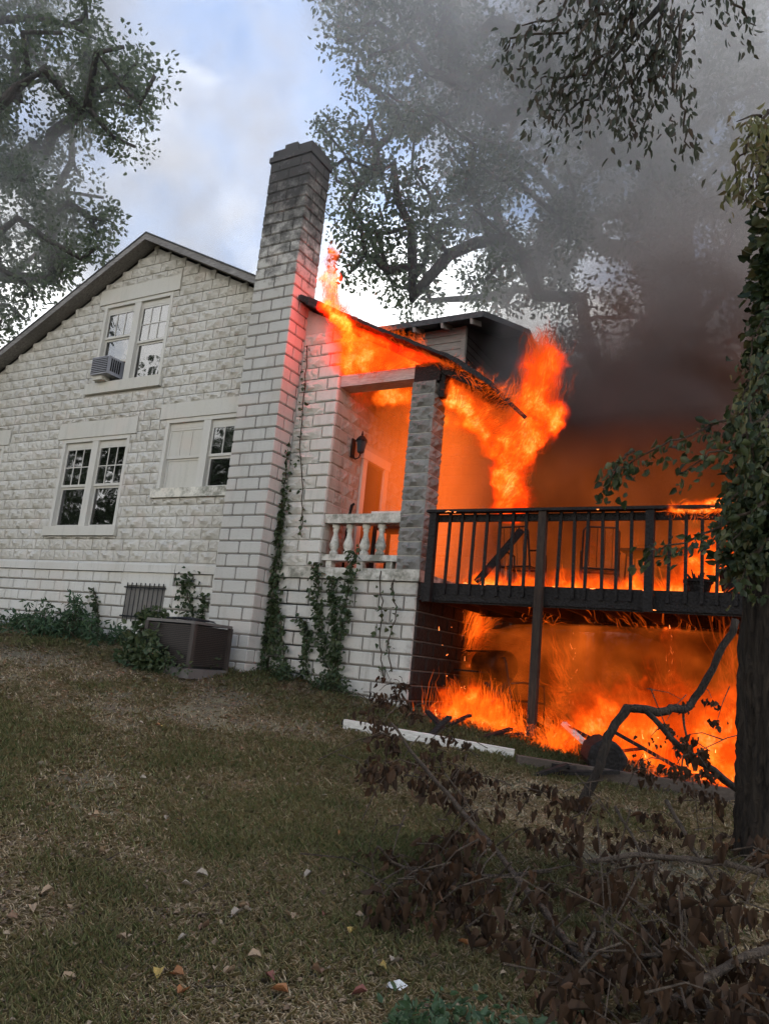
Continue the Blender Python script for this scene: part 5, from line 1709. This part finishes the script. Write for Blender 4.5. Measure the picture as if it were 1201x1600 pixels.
def box_seeds(n, x, y, z): return np.stack([RNG.uniform(*x, n), RNG.uniform(*y, n), RNG.uniform(*z, n)], 1)


def const(v): return lambda P: np.tile(np.array(v, float), (len(P), 1))


def spine(n, pts, Y, yj, edge=0.35):
    """seeds round a pixel-traced spine lying in the plane Y; also how central each is (0 edge .. 1 core)"""
    P = [atY(x, y, Y) for x, y, r_ in pts]; Rm = [r_ * np.dot(p - CAM, _f) / FPX for p, (x, y, r_) in zip(P, pts)]
    ln = np.array([np.linalg.norm(b_ - a_) * (ra + rb_) for a_, b_, ra, rb_ in zip(P[:-1], P[1:], Rm[:-1], Rm[1:])]); k = RNG.choice(len(ln), n, p=ln / ln.sum())
    t = RNG.uniform(0, 1, n)
    Pa, Pb = np.array(P)[k], np.array(P)[k + 1]; r_ = np.array(Rm)[k] * (1 - t) + np.array(Rm)[k + 1] * t
    d = unit(RNG.normal(size=(n, 3))) * (RNG.uniform(0, 1, (n, 1)) ** 0.5)
    C_ = Pa + (Pb - Pa) * t[:, None] + d * r_[:, None] * [1, 0.9, 1]; C_[:, 1] += RNG.normal(size=n) * yj
    return C_, 1 - np.linalg.norm(d, axis=1)


# 1 burning roof space above the porch beam: sheets of flame running up under the slope
n = 2600
x = -1.72 + 2.0 * RNG.uniform(0, 1, n) ** 1.25; t = RNG.uniform(0, 1, n)
zl = 5.97; zt = roof_z(x) - 0.16
s1 = np.stack([x, RNG.uniform(-0.1, 0.5, n), zl + (zt - zl) * t], 1)
flames('flames', 'sheet of flame filling the porch gable above the beam', s1, const((-0.8, -0.05, 0.38)), 0.26, 0.013, m_flame, tb=0.9, heat=(0.85, 0.4), lim=lambda P: P[:, 2] < roof_z_np(P[:, 0]) - 0.03)
s1, cn = spine(600, [(548, 520, 26), (528, 490, 26), (513, 465, 20), (512, 440, 9), (516, 428, 5)], -0.3, 0.1)
flames('flames', 'tongue of flame curling up past the chimney at the roof edge', s1, const((-0.25, -0.05, 0.9)), 0.24, 0.012, m_flame, tb=0.8, heat=(0.75, 0.3), core=cn)
s1, cn = spine(220, [(514, 424, 8), (516, 405, 12), (522, 392, 9)], -0.3, 0.06)
flames('flames', 'detached wisp of flame in the air right of the chimney', s1, const((0.1, 0.0, 1.0)), 0.2, 0.011, m_flame, tb=0.8, heat=(0.4, 0.2), core=cn)
n = 420
x = RNG.uniform(-1.6, 0.1, n)
x = x[vnoise(x, x * 0, 4.0, 77) > 0.45]; n = len(x)
s1 = np.stack([x, RNG.uniform(-0.32, 0.1, n), roof_z(x) + RNG.uniform(-0.04, 0.03, n)], 1)
flames('flames', 'small flames licking along the top of the porch roof edge', s1, const((-0.2, 0, 1.0)), 0.2, 0.009, m_flamehot, tb=0.9, heat=(0.5, 0.0))
# 2 plume at the eave beside the column
def plume_flow(P): return np.stack([np.full(len(P), 0.1), np.full(len(P), 0.0), np.full(len(P), 1.0)], 1)
def blob(n, px, py, Y, sx_, sy_, sz_):
    c = atY(px, py, Y); return c + RNG.normal(size=(n, 3)) * [sx_, sy_, sz_]
sa, ca = spine(2200, [(800, 795, 22), (798, 755, 26), (803, 715, 36), (815, 680, 46), (835, 640, 42), (843, 595, 36), (850, 560, 30), (845, 543, 18)], 0.4, 0.12)
flames('flames', 'great plume of flame billowing up from the porch eave beside the column', sa, plume_flow, 0.26, 0.013, m_flame, tb=0.85, heat=(0.8, 0.45), core=ca)
sa, ca = spine(800, [(700, 612, 6), (725, 632, 16), (755, 655, 26), (790, 680, 34)], 0.25, 0.12)
flames('flames', 'flames rolling out under the charred porch eave', sa, const((0.7, -0.05, 0.45)), 0.26, 0.012, m_flame, tb=0.8, heat=(0.9, 0.45), core=ca)
n = 260
x = RNG.uniform(0.3, 1.35, n)
s1 = np.stack([x, RNG.uniform(-0.33, 0.0, n), roof_z(x) - 0.2 * x + RNG.uniform(-0.16, 0.02, n)], 1)
flames('flames', 'bright licks on the broken end of the porch rake', s1, const((0.1, 0, 1.0)), 0.14, 0.008, m_flamehot, tb=0.9, heat=(0.9, 0.1))
# inside the porch ceiling
s3 = box_seeds(450, (-1.6, 0.1), (0.5, 3.5), (5.5, 6.0))
flames('flames', 'flames spreading under the ceiling inside the porch', s3, const((0.3, 0.1, 0.5)), 0.5, 0.012, m_flame, tb=1.0, heat=(0.6, 0.2))
# 3 deck floor
x = RNG.uniform(0.35, 4.9, 1300)
s4 = np.stack([x, RNG.uniform(0.06, 2.6, 1300), DZ + RNG.uniform(0.0, 0.05, 1300)], 1)
flames('flames', 'low yellow flames running along the deck boards behind the balusters', s4, const((0.05, 0, 1.0)), 0.22, 0.011, m_flamehot, tb=0.75, heat=(1.0, 0.1))
s4 = np.concatenate([box_seeds(500, (3.5, 5.0), (0.5, 2.2), (DZ, DZ + 0.55)), box_seeds(300, (1.9, 3.2), (1.6, 2.6), (DZ + 0.65, DZ + 0.95))])
flames('flames', 'tall wall of flame at the far end of the deck', s4, const((-0.1, 0, 1.0)), 0.55, 0.015, m_flame, tb=0.8, heat=(1.0, 0.35))
x = RNG.uniform(3.3, 4.6, 420)
s4 = np.stack([x, RNG.uniform(-0.15, 0.0, 420), DZ + RNG.uniform(0.9, 1.05, 420)], 1)
flames('flames', 'small flames licking over the deck rail cap by the ivy', s4, const((0, 0, 1.0)), 0.14, 0.008, m_flamehot, tb=0.9, heat=(0.9, 0.1))
# ember lines glowing along the burning rails and joists
em = []
for (x0_, x1_, y_, z_) in ((0.2, 4.6, -0.165, DZ + 1.0), (0.3, 5.0, -0.035, DZ + 0.03), (0.5, 5.0, -0.035, DZ - 0.215)):
    for _ in range(26):
        if random.random() < 0.25: em.append((random.uniform(x0_, x1_), y_, z_))
emm = MB()
for (ex, ey, ez) in em:
    l_ = random.uniform(0.02, 0.09)
    emm.tube([(ex - l_ / 2, ey - 0.004, ez + random.uniform(-.006, .006)), (ex, ey - 0.006, ez + random.uniform(-.012, .012)), (ex + l_ / 2, ey - 0.004, ez + random.uniform(-.006, .006))], [0.002, 0.005, 0.002], 5)
m = NT('ember'); e_ = m.n('Emission', Strength=2.2); m.l(m.mix(m.noise(14, 2), (1.0, 0.10, 0.01), (1.0, 0.36, 0.10)), e_.inputs['Color']); m.l(e_.outputs[0], m.o.inputs['Surface']); m_ember = m.m
for _ in range(230):
    ex, ey = random.uniform(0.2, 5.0), random.uniform(-0.3, 1.6); ez = gz(ex, ey) + random.uniform(0.01, 0.1) if random.random() < .6 else random.uniform(0.8, 2.4)
    if ez > 1.0: ex, ey = random.choice(((3.05, 1.88), (1.7, 1.88), (3.0, 3.49), (0.06, random.uniform(.6, 2.5)), (1.65, 3.49))); ex += random.uniform(-.05, .05)
    l_ = random.uniform(0.01, 0.05)
    emm.tube([(ex, ey, ez), (ex + random.uniform(-l_, l_), ey, ez + random.uniform(0, l_ * 2))], [random.uniform(.003, .009), 0.002], 4)
o = emm.build('glowing_embers', m_ember); tag(o, 'glowing embers along the burning deck rails', 'embers', kind='stuff')
# 4 beneath the deck
s5 = np.concatenate([blob(400, 735, 1120, -0.1, 0.2, 0.3, 0.06), blob(350, 780, 1140, -0.1, 0.2, 0.15, 0.04)])
flames('flames', 'bright fire on the ground at the foot of the porch base', s5, const((0.1, 0, 1.0)), 0.34, 0.012, m_flamehot, tb=0.85, heat=(0.85, 0.05))
s5 = blob(350, 870, 1170, -0.2, 0.13, 0.12, 0.1)
flames('flames', 'yellow fire between the deck post and the log', s5, const((0.0, 0, 1.0)), 0.32, 0.012, m_flamehot, tb=0.85, heat=(1.0, 0.1))
s5 = np.concatenate([box_seeds(900, (2.2, 5.2), (0.0, 2.6), (0.6, 1.15)), box_seeds(250, (3.9, 5.0), (-0.3, 1.0), (0.7, 1.9))])
flames('flames', 'mass of fire raging under the right half of the deck', s5, const((0.1, 0, 1.0)), 0.6, 0.016, m_flame, tb=0.85, heat=(1.0, 0.3))
s5 = np.concatenate([blob(260, 880, 1085, 1.2, 0.06, 0.06, 0.25), box_seeds(260, (0.05, 0.12), (1.5, 2.4), (1.8, 2.4)), box_seeds(70, (1.0, 3.5), (0.6, 2.8), (2.3, 2.42))])
flames('flames', 'flames climbing posts and wall beneath the deck', s5, const((0.0, 0, 1.0)), 0.3, 0.010, m_flamehot, tb=0.8, heat=(0.7, 0.1))
s5 = blob(120, 1010, 1210, -0.5, 0.5, 0.1, 0.05)
flames('flames', 'small flames along the timber edging', s5, const((0.0, 0, 1.0)), 0.22, 0.011, m_flamehot, tb=0.85, heat=(1.0, 0.1))


# bodies of flame: voxel volumes filled by a turbulent field round guide lines
def fire_volume(label, guides, radius, squash, voxel, E=11.5, A_=13.0, roof=False, zmin=None, fil=12.0, pad=None, soft=0.0, rk=1.5):
    vs, es = [], []
    for g_ in guides:
        for i in range(len(g_) - 1): es.append((len(vs) + i, len(vs) + i + 1))
        vs += [tuple(p) for p in g_]
    me = bpy.data.meshes.new('flames'); me.from_pydata(vs, es, [])
    o = link('flames', me); tag(o, label, 'fire', 'flames of the house fire', 'stuff')
    va = np.array(vs); pad = pad or radius * 1.5
    lo = va.min(0) - pad; hi = va.max(0) + pad; hi[2] = va[:, 2].max() + radius * 1.5 / squash; lo[2] = va[:, 2].min() - radius * 0.7
    if zmin is not None: lo[2] = zmin
    m = NT('fire_body')
    da = m.n('Attribute', attribute_name='density').outputs['Fac']
    col = m.ramp(da, [(0.0, (0.50, 0.04, 0.002)), (0.3, (0.85, 0.10, 0.004)), (0.6, (1.0, 0.20, 0.010)), (0.82, (1.1, 0.40, 0.04)), (1.0, (1.25, 0.80, 0.24))])
    col = m.mix(1.0, col, (rk, 1.0, 1.0), 'MULTIPLY')
    e_ = m.n('Emission'); m.l(col, e_.inputs['Color']); m.l(m.math('MULTIPLY', m.math('POWER', da, 1.25), E), e_.inputs['Strength'])
    ab = m.n('VolumeAbsorption', Color=(0.1, 0.05, 0.03, 1)); m.l(m.math('MULTIPLY', da, A_), ab.inputs['Density'])
    ad = m.n('AddShader'); m.l(e_.outputs[0], ad.inputs[0]); m.l(ab.outputs[0], ad.inputs[1]); m.l(ad.outputs[0], m.o.inputs['Volume'])
    m.m.cycles.volume_step_rate = 2.0
    me.materials.append(m.m)
    ng = bpy.data.node_groups.new('fire_field', 'GeometryNodeTree')
    ng.interface.new_socket('Geometry', in_out='INPUT', socket_type='NodeSocketGeometry')
    ng.interface.new_socket('Geometry', in_out='OUTPUT', socket_type='NodeSocketGeometry')
    N = ng.nodes; LK = ng.links.new
    gi = N.new('NodeGroupInput'); go = N.new('NodeGroupOutput'); P = N.new('GeometryNodeInputPosition').outputs[0]

    def mth(op, a, b=None, c=None, clamp=False):
        nd = N.new('ShaderNodeMath'); nd.operation = op; nd.use_clamp = clamp
        for i, v in enumerate((a, b, c)):
            if v is None: continue
            if isinstance(v, bpy.types.NodeSocket): LK(v, nd.inputs[i])
            else: nd.inputs[i].default_value = v
        return nd.outputs[0]

    def vm(op, a, b=None, sc=None):
        nd = N.new('ShaderNodeVectorMath'); nd.operation = op
        for i, v in enumerate((a, b)):
            if v is None: continue
            if isinstance(v, bpy.types.NodeSocket): LK(v, nd.inputs[i])
            else: nd.inputs[i].default_value = v
        if sc is not None: nd.inputs['Scale'].default_value = sc
        return nd.outputs[0]

    def nz(scale, detail, vec, out='Fac', dist=0.0):
        nd = N.new('ShaderNodeTexNoise'); nd.inputs['Scale'].default_value = scale; nd.inputs['Detail'].default_value = detail; nd.inputs['Roughness'].default_value = 0.6
        nd.inputs['Distortion'].default_value = dist
        LK(vec, nd.inputs['Vector']); return nd.outputs[out]

    def rng_(v, a, b, c=0.0, d=1.0):
        nd = N.new('ShaderNodeMapRange'); nd.interpolation_type = 'SMOOTHSTEP'
        LK(v, nd.inputs['Value']); nd.inputs['From Min'].default_value = a; nd.inputs['From Max'].default_value = b; nd.inputs['To Min'].default_value = c; nd.inputs['To Max'].default_value = d
        return nd.outputs['Result']
    warp = vm('SCALE', vm('SUBTRACT', nz(2.6, 2, P, 'Color'), (0.5, 0.5, 0.5)), sc=0.42)
    warp2 = vm('SCALE', vm('SUBTRACT', nz(8.0, 2, P, 'Color'), (0.5, 0.5, 0.5)), sc=0.14)
    warp3 = vm('SCALE', vm('SUBTRACT', nz(21.0, 1, P, 'Color'), (0.5, 0.5, 0.5)), sc=0.075)
    Q = vm('ADD', vm('ADD', vm('ADD', P, warp), warp2), warp3)
    Qs = vm('MULTIPLY', Q, (1, 1, 0.72))
    # distance to the guides, upward direction squashed so that the flames stand up
    zg = float(va[:, 2].mean())
    T = vm('ADD', vm('MULTIPLY', vm('SUBTRACT', vm('ADD', P, vm('SCALE', warp, sc=0.75)), (0, 0, zg)), (1, 1, squash)), (0, 0, zg)) if squash != 1.0 else vm('ADD', P, vm('SCALE', warp, sc=0.75))
    pr = N.new('GeometryNodeProximity'); pr.target_element = 'EDGES'
    LK(gi.outputs[0], pr.inputs[0]); LK(T, [i for i in pr.inputs if i.name in ('Sample Position', 'Source Position')][0])
    d = mth('DIVIDE', pr.outputs['Distance'], radius)
    d = mth('ADD', d, mth('ADD', mth('MULTIPLY', mth('SUBTRACT', nz(3.4, 4, Qs), 0.5), 1.5), mth('MULTIPLY', mth('SUBTRACT', nz(9.5, 3, Qs), 0.5), 0.9)))
    mask = rng_(d, 1.0 + soft, 0.25)
    n1 = nz(fil, 3, Qs); n2 = nz(fil * 2.6, 3, Qs)
    rid1 = mth('POWER', mth('SUBTRACT', 1.0, mth('ABSOLUTE', mth('MULTIPLY_ADD', n1, 4.4, -2.2)), clamp=True), 2.0)
    rid2 = mth('POWER', mth('SUBTRACT', 1.0, mth('ABSOLUTE', mth('MULTIPLY_ADD', n2, 4.0, -2.0)), clamp=True), 1.4)
    big = rng_(nz(2.8, 2, Qs), 0.38, 0.62, 0.28, 1.2)
    tex = mth('MULTIPLY', mth('ADD', mth('MULTIPLY_ADD', rid1, 0.6, 0.04), mth('MULTIPLY', rid2, 0.46)), big)
    val = mth('MULTIPLY', mask, tex, clamp=True)
    sep = N.new('ShaderNodeSeparateXYZ'); LK(P, sep.inputs[0])
    if roof: val = mth('MULTIPLY', val, rng_(mth('ADD', sep.outputs['Z'], mth('MULTIPLY', sep.outputs['X'], SLOPE)), RIDGE_Z + SLOPE * RIDGE_X - 0.10, RIDGE_Z + SLOPE * RIDGE_X - 0.2))
    if zmin is not None: val = mth('MULTIPLY', val, rng_(sep.outputs['Z'], zmin, zmin + 0.02))
    val = mth('MULTIPLY', val, mth('GREATER_THAN', val, 0.02))
    vc = N.new('GeometryNodeVolumeCube'); LK(val, vc.inputs['Density'])
    vc.inputs['Min'].default_value = tuple(lo); vc.inputs['Max'].default_value = tuple(hi)
    for ax, k in zip('XYZ', range(3)): vc.inputs['Resolution ' + ax].default_value = max(8, int((hi[k] - lo[k]) / voxel))
    sm = N.new('GeometryNodeSetMaterial'); sm.inputs['Material'].default_value = m.m
    LK(vc.outputs[0], sm.inputs['Geometry']); LK(sm.outputs[0], go.inputs[0])
    md = o.modifiers.new('fire', 'NODES'); md.node_group = ng
    return o


def gpx(pts, Y): return [atY(x, y, Y) for x, y in pts]


fire_volume('billowing body of the flame plume beside the porch column', [gpx([(800, 790), (799, 740), (808, 695), (832, 645), (843, 595), (848, 565)], 0.4), gpx([(815, 690), (850, 650)], 0.4)], 0.33, 1.0, 0.0145, rk=2.5)
fire_volume('body of flame rolling from under the porch eave', [gpx([(705, 615), (735, 640), (785, 680)], 0.25), gpx([(740, 655), (770, 700)], 0.3)], 0.24, 1.0, 0.0145)
fire_volume('body of flame inside the porch gable', [[(0.1, 0.15, 6.0), (-0.8, 0.15, 6.15), (-1.65, 0.15, 6.25)], [(-0.7, 0.15, 6.35), (-1.65, 0.1, 6.62)]], 0.3, 1.0, 0.0145, roof=True, zmin=5.97, soft=0.5, E=12.5, rk=6.0)
fire_volume('body of the tongue of flame at the roof edge', [gpx([(548, 540), (540, 515), (526, 490), (513, 462), (514, 435)], -0.32)], 0.19, 1.0, 0.016, E=22.0, rk=10.0)
fire_volume('body of the small flame wisp above the roof edge', [gpx([(515, 418), (520, 396)], -0.3)], 0.12, 1.0, 0.016, E=9.0)
fire_volume('body of the low flames along the deck boards', [[(0.7, 0.5, DZ), (5.0, 0.4, DZ)], [(1.2, 1.6, DZ), (5.0, 1.5, DZ)], [(2.0, 2.5, DZ), (5.0, 2.5, DZ)]], 0.17, 0.6, 0.024, zmin=DZ + 0.004, soft=0.3)
fire_volume('body of the tall fire at the end of the deck', [[(3.6, 0.9, DZ + .05), (5.0, 0.8, DZ + .1)], [(3.9, 1.5, DZ), (5.2, 1.6, DZ)]], 0.42, 0.42, 0.024, zmin=DZ + 0.004)
g1 = gpx([(690, 1128), (735, 1118), (775, 1138)], -0.05)
fire_volume('body of the ground fire at the porch base', [g1], 0.24, 0.55, 0.018)
fire_volume('body of the ground fire between post and log', [gpx([(858, 1180), (885, 1178)], -0.25)], 0.18, 0.5, 0.016)
fire_volume('body of the ground fire under the middle of the deck', [[(0.9, 1.4, 0.8), (2.2, 1.3, 0.75)], [(1.2, 2.6, 0.8), (2.8, 2.4, 0.8)]], 0.26, 0.55, 0.024)
fire_volume('body of the great fire under the end of the deck', [[(2.3, 0.7, 0.72), (3.4, 0.5, 0.72), (4.9, 0.5, 0.72)], [(2.6, 1.8, 0.75), (5.0, 1.7, 0.75)]], 0.42, 0.42, 0.024)
fire_volume('body of flame climbing at the end of the deck', [[(4.3, 0.3, 0.8), (4.35, 0.3, 1.9)]], 0.13, 0.8, 0.018)
fire_volume('body of flame climbing the inner deck post', [[(3.1, 1.85, 1.0), (3.05, 1.85, 2.2)]], 0.11, 0.8, 0.018)
fire_volume('body of flame on the scorched porch base wall', [[(0.12, 1.9, 1.7), (0.12, 2.0, 2.3)]], 0.13, 0.8, 0.018)
fire_volume('body of the flames on the deck rail cap', [[(3.4, -0.09, DZ + 1.03), (4.5, -0.09, DZ + 1.03)]], 0.09, 0.6, 0.014)
fire_volume('body of flame spreading over the porch ceiling', [[(-1.4, 0.8, 5.9), (0.1, 0.8, 5.75)], [(-1.4, 2.0, 5.9), (0.1, 2.0, 5.75)]], 0.24, 1.0, 0.03, roof=True, rk=1.2, E=9.0)


# firelit haze: emission in thin volumes stands in for firelight scattered by smoke
def glow_volume(name, label, lo, hi, col, k, absorb=0.0, nscale=1.3, thr=(0.3, 0.7), prism=None, acol=(0.25, 0.12, 0.08), zfade=0.0):
    m = NT(name + '_emission')
    nz = m.ramp(m.noise(nscale, 5, 0.62, dist=0.3), [(thr[0], 0.06), (thr[1], 1.0)])
    zf = m.n('MapRange'); zf.interpolation_type = 'SMOOTHSTEP'; m.l(m.xyz()['Z'], zf.inputs['Value']); zf.inputs['From Min'].default_value = hi[2]; zf.inputs['From Max'].default_value = lo[2] + 0.25 * (hi[2] - lo[2])
    zf.inputs['To Min'].default_value = 1.0 - zfade; zf.inputs['To Max'].default_value = 1.0
    e_ = m.n('Emission', Color=(*col, 1)); m.l(m.math('MULTIPLY', m.math('MULTIPLY', nz, k), zf.outputs[0]), e_.inputs['Strength'])
    if absorb:
        a = m.n('VolumeAbsorption', Color=(*acol, 1)); m.l(m.math('MULTIPLY', m.math('MULTIPLY', m.math('MULTIPLY_ADD', zf.outputs[0], 0.8, 0.2), m.math('MULTIPLY_ADD', nz, -1.2, 1.7)), absorb), a.inputs['Density'])
        ad = m.n('AddShader'); m.l(e_.outputs[0], ad.inputs[0]); m.l(a.outputs[0], ad.inputs[1]); m.l(ad.outputs[0], m.o.inputs['Volume'])
    else: m.l(e_.outputs[0], m.o.inputs['Volume'])
    m.m.cycles.volume_step_rate = 1.5
    c = [(a + b_) / 2 for a, b_ in zip(lo, hi)]; r_ = [(b_ - a) / 2 for a, b_ in zip(lo, hi)]
    b = MB(); vs, fs = [], []
    NU, NV = 20, 12
    for i in range(NV + 1):
        for j in range(NU):
            th = math.pi * i / NV; ph = 2 * math.pi * j / NU
            d = (math.sin(th) * math.cos(ph), math.sin(th) * math.sin(ph), math.cos(th))
            q_ = 4.0
            s_ = sum(abs(v) ** q_ for v in d) ** (-1 / q_)
            vs.append(tuple(c[a] + d[a] * s_ * r_[a] for a in range(3)))
    for i in range(NV):
        for j in range(NU):
            a = i * NU + j; b2 = i * NU + (j + 1) % NU
            fs.append((a, a + NU, b2 + NU, b2))
    if prism: b.prism(prism, 'y', lo[1], hi[1])
    else: b.add(vs, fs)
    o = b.build(name, m.m); tag(o, label, 'fire', 'flames of the house fire', 'stuff')
    return o


OR = (1.0, 0.20, 0.022)
glow_volume('added_fire_glow', 'orange haze glow filling the porch, added as emission', (-1.71, 0.35, 2.95), (0.05, 3.85, 6.05), (1.0, 0.155, 0.018), 0.20, 0.3, 0.7, (0.0, 0.55))  # orange glow of the porch haze, painted in as emission
glow_volume('added_fire_glow', 'dull red firelit tint in the smoke over the deck, added as emission', (0.6, 1.9, 3.9), (10.0, 10.0, 11.0), (1.0, 0.26, 0.07), 0.016, 0.10, 0.6, (0.25, 0.75), zfade=1.0)  # firelight on the smoke, put in as weak red emission
glow_volume('added_fire_glow', 'orange firelit haze beneath the deck, added as emission', (0.1, 0.12, 0.5), (5.6, 5.6, 2.38), (1.0, 0.17, 0.015), 0.38, 1.2, 1.7, (0.42, 0.66))  # firelit haze put in as emission, absorption adds dark pockets
glow_volume('added_fire_glow', 'orange firelit smoke above the deck, added as emission', (0.2, 0.5, 2.75), (6.6, 6.5, 5.6), (1.0, 0.20, 0.025), 0.19, 0.9, 1.3, (0.3, 0.72), zfade=1.0)  # firelight on the smoke behind the rail, put in as emission


# ------------------------------------------------------------------ smoke
def smoke_volume():
    me = bpy.data.meshes.new('smoke')
    sk = [(1.5, 2.4, 3.6), (2.4, 3.6, 6.0), (3.0, 5.0, 9.0), (2.5, 6.5, 12.0), (1.0, 7.0, 15.5), (-1.5, 7.0, 19.0)]
    sk2 = [(4.5, 6.5, 0.5), (4.0, 5.5, 2.5), (4.0, 4.5, 4.5), (4.6, 4.5, 7.0), (5.5, 6.0, 10.5), (5.0, 7.0, 14.5)]
    vs = sk + sk2
    es = [(i, i + 1) for i in range(len(sk) - 1)] + [(len(sk) + i, len(sk) + i + 1) for i in range(len(sk2) - 1)]
    sk3 = [(0.2, 4.2, 4.5), (0.8, 5.0, 6.5), (1.0, 5.6, 8.5), (1.5, 6.0, 10.5)]
    es += [(len(vs) + i, len(vs) + i + 1) for i in range(3)]; vs = vs + sk3
    me.from_pydata(vs, es, [])
    o = link('smoke', me)
    tag(o, 'dark smoke pouring up from the deck and drifting across the trees', 'smoke', kind='stuff')
    m = NT('smoke')
    pv = m.n('VolumePrincipled'); pv.inputs['Color'].default_value = (0.62, 0.60, 0.59, 1); pv.inputs['Density'].default_value = 1.0
    pv.inputs['Density Attribute'].default_value = 'density'; pv.inputs['Anisotropy'].default_value = 0.45
    da = m.n('Attribute', attribute_name='density').outputs['Fac']
    m.l(m.ramp(da, [(0.03, (0.97, 0.97, 0.97)), (0.16, (0.72, 0.70, 0.68)), (0.42, (0.36, 0.325, 0.30)), (1.0, (0.16, 0.12, 0.095))]), pv.inputs['Color'])
    m.l(pv.outputs[0], m.o.inputs['Volume'])
    m.m.cycles.volume_step_rate = 2.5
    ng = bpy.data.node_groups.new('smoke_field', 'GeometryNodeTree')
    ng.interface.new_socket('Geometry', in_out='INPUT', socket_type='NodeSocketGeometry')
    ng.interface.new_socket('Geometry', in_out='OUTPUT', socket_type='NodeSocketGeometry')
    N = ng.nodes; LK = ng.links.new
    gi = N.new('NodeGroupInput'); go = N.new('NodeGroupOutput')
    pos = N.new('GeometryNodeInputPosition')

    def mth(op, a, b=None, c=None, clamp=False):
        nd = N.new('ShaderNodeMath'); nd.operation = op; nd.use_clamp = clamp
        for i, v in enumerate((a, b, c)):
            if v is None: continue
            if isinstance(v, bpy.types.NodeSocket): LK(v, nd.inputs[i])
            else: nd.inputs[i].default_value = v
        return nd.outputs[0]

    def nz(scale, detail, vec):
        nd = N.new('ShaderNodeTexNoise'); nd.inputs['Scale'].default_value = scale; nd.inputs['Detail'].default_value = detail; nd.inputs['Roughness'].default_value = 0.58
        nd.inputs['Distortion'].default_value = 0.4
        LK(vec, nd.inputs['Vector']); return nd.outputs['Fac']

    def rng_(v, a, b, c=0.0, d=1.0):
        nd = N.new('ShaderNodeMapRange'); nd.interpolation_type = 'SMOOTHSTEP'
        LK(v, nd.inputs['Value']); nd.inputs['From Min'].default_value = a; nd.inputs['From Max'].default_value = b; nd.inputs['To Min'].default_value = c; nd.inputs['To Max'].default_value = d
        return nd.outputs['Result']
    P = pos.outputs[0]
    sep = N.new('ShaderNodeSeparateXYZ'); LK(P, sep.inputs[0])
    X_, Y_, Z_ = sep.outputs
    pr = N.new('GeometryNodeProximity'); pr.target_element = 'EDGES'
    LK(gi.outputs[0], pr.inputs[0])
    sp_ = [i for i in pr.inputs if i.name in ('Sample Position', 'Source Position')]
    LK(P, sp_[0])
    dist_ = pr.outputs['Distance']
    n1 = nz(0.42, 4, P); n2 = nz(1.25, 4, P)
    rad = mth('MAXIMUM', mth('MULTIPLY_ADD', mth('SUBTRACT', Z_, 4.0), 0.34, 2.3), 2.3)
    dn = mth('ADD', mth('DIVIDE', dist_, rad), mth('ADD', mth('MULTIPLY', mth('SUBTRACT', n1, 0.5), 2.6), mth('MULTIPLY', mth('SUBTRACT', n2, 0.5), 1.7)))
    core = rng_(dn, 0.85, 0.3)
    core = mth('MULTIPLY', mth('MULTIPLY', core, rng_(Z_, 10.0, 5.0, 0.5, 3.2)), rng_(Y_, 0.9, 3.0))
    # thin drifting veil
    veil = mth('MULTIPLY', rng_(n1, 0.36, 0.68), rng_(n2, 0.3, 0.7, 0.35, 1.0))
    veil = mth('MULTIPLY', veil, rng_(Z_, 7.4, 10.5))
    veil = mth('MULTIPLY', veil, mth('MAXIMUM', rng_(X_, -7.5, -11.5), rng_(X_, -4.0, 0.0, 0.1, 1.0)))
    veil = mth('MULTIPLY', veil, rng_(X_, -23.5, -19, 0.0, 1.0))
    veil = mth('MULTIPLY', veil, rng_(mth('ADD', Y_, mth('MULTIPLY', X_, 0.45)), -10.0, -5.0))
    veil = mth('MULTIPLY', veil, rng_(Y_, -5.5, -2.5))
    dens = mth('ADD', mth('MULTIPLY', core, 0.48), mth('MULTIPLY', veil, rng_(X_, -8.0, -11.0, 0.13, 0.36)))
    # fade at the sides of the grid
    dens = mth('MULTIPLY', dens, rng_(Y_, 13.8, 11.5)); dens = mth('MULTIPLY', dens, rng_(X_, 14.5, 11.0)); dens = mth('MULTIPLY', dens, rng_(Z_, 25.5, 22.0))
    vc = N.new('GeometryNodeVolumeCube')
    LK(dens, vc.inputs['Density'])
    vc.inputs['Min'].default_value = (-24, -6, 0); vc.inputs['Max'].default_value = (15, 14, 26)
    vc.inputs['Resolution X'].default_value = 156; vc.inputs['Resolution Y'].default_value = 80; vc.inputs['Resolution Z'].default_value = 104
    sm = N.new('GeometryNodeSetMaterial'); sm.inputs['Material'].default_value = m.m
    LK(vc.outputs[0], sm.inputs['Geometry']); LK(sm.outputs[0], go.inputs[0])
    md = o.modifiers.new('smoke', 'NODES'); md.node_group = ng
    me.materials.append(m.m)
    return o


smoke_volume()
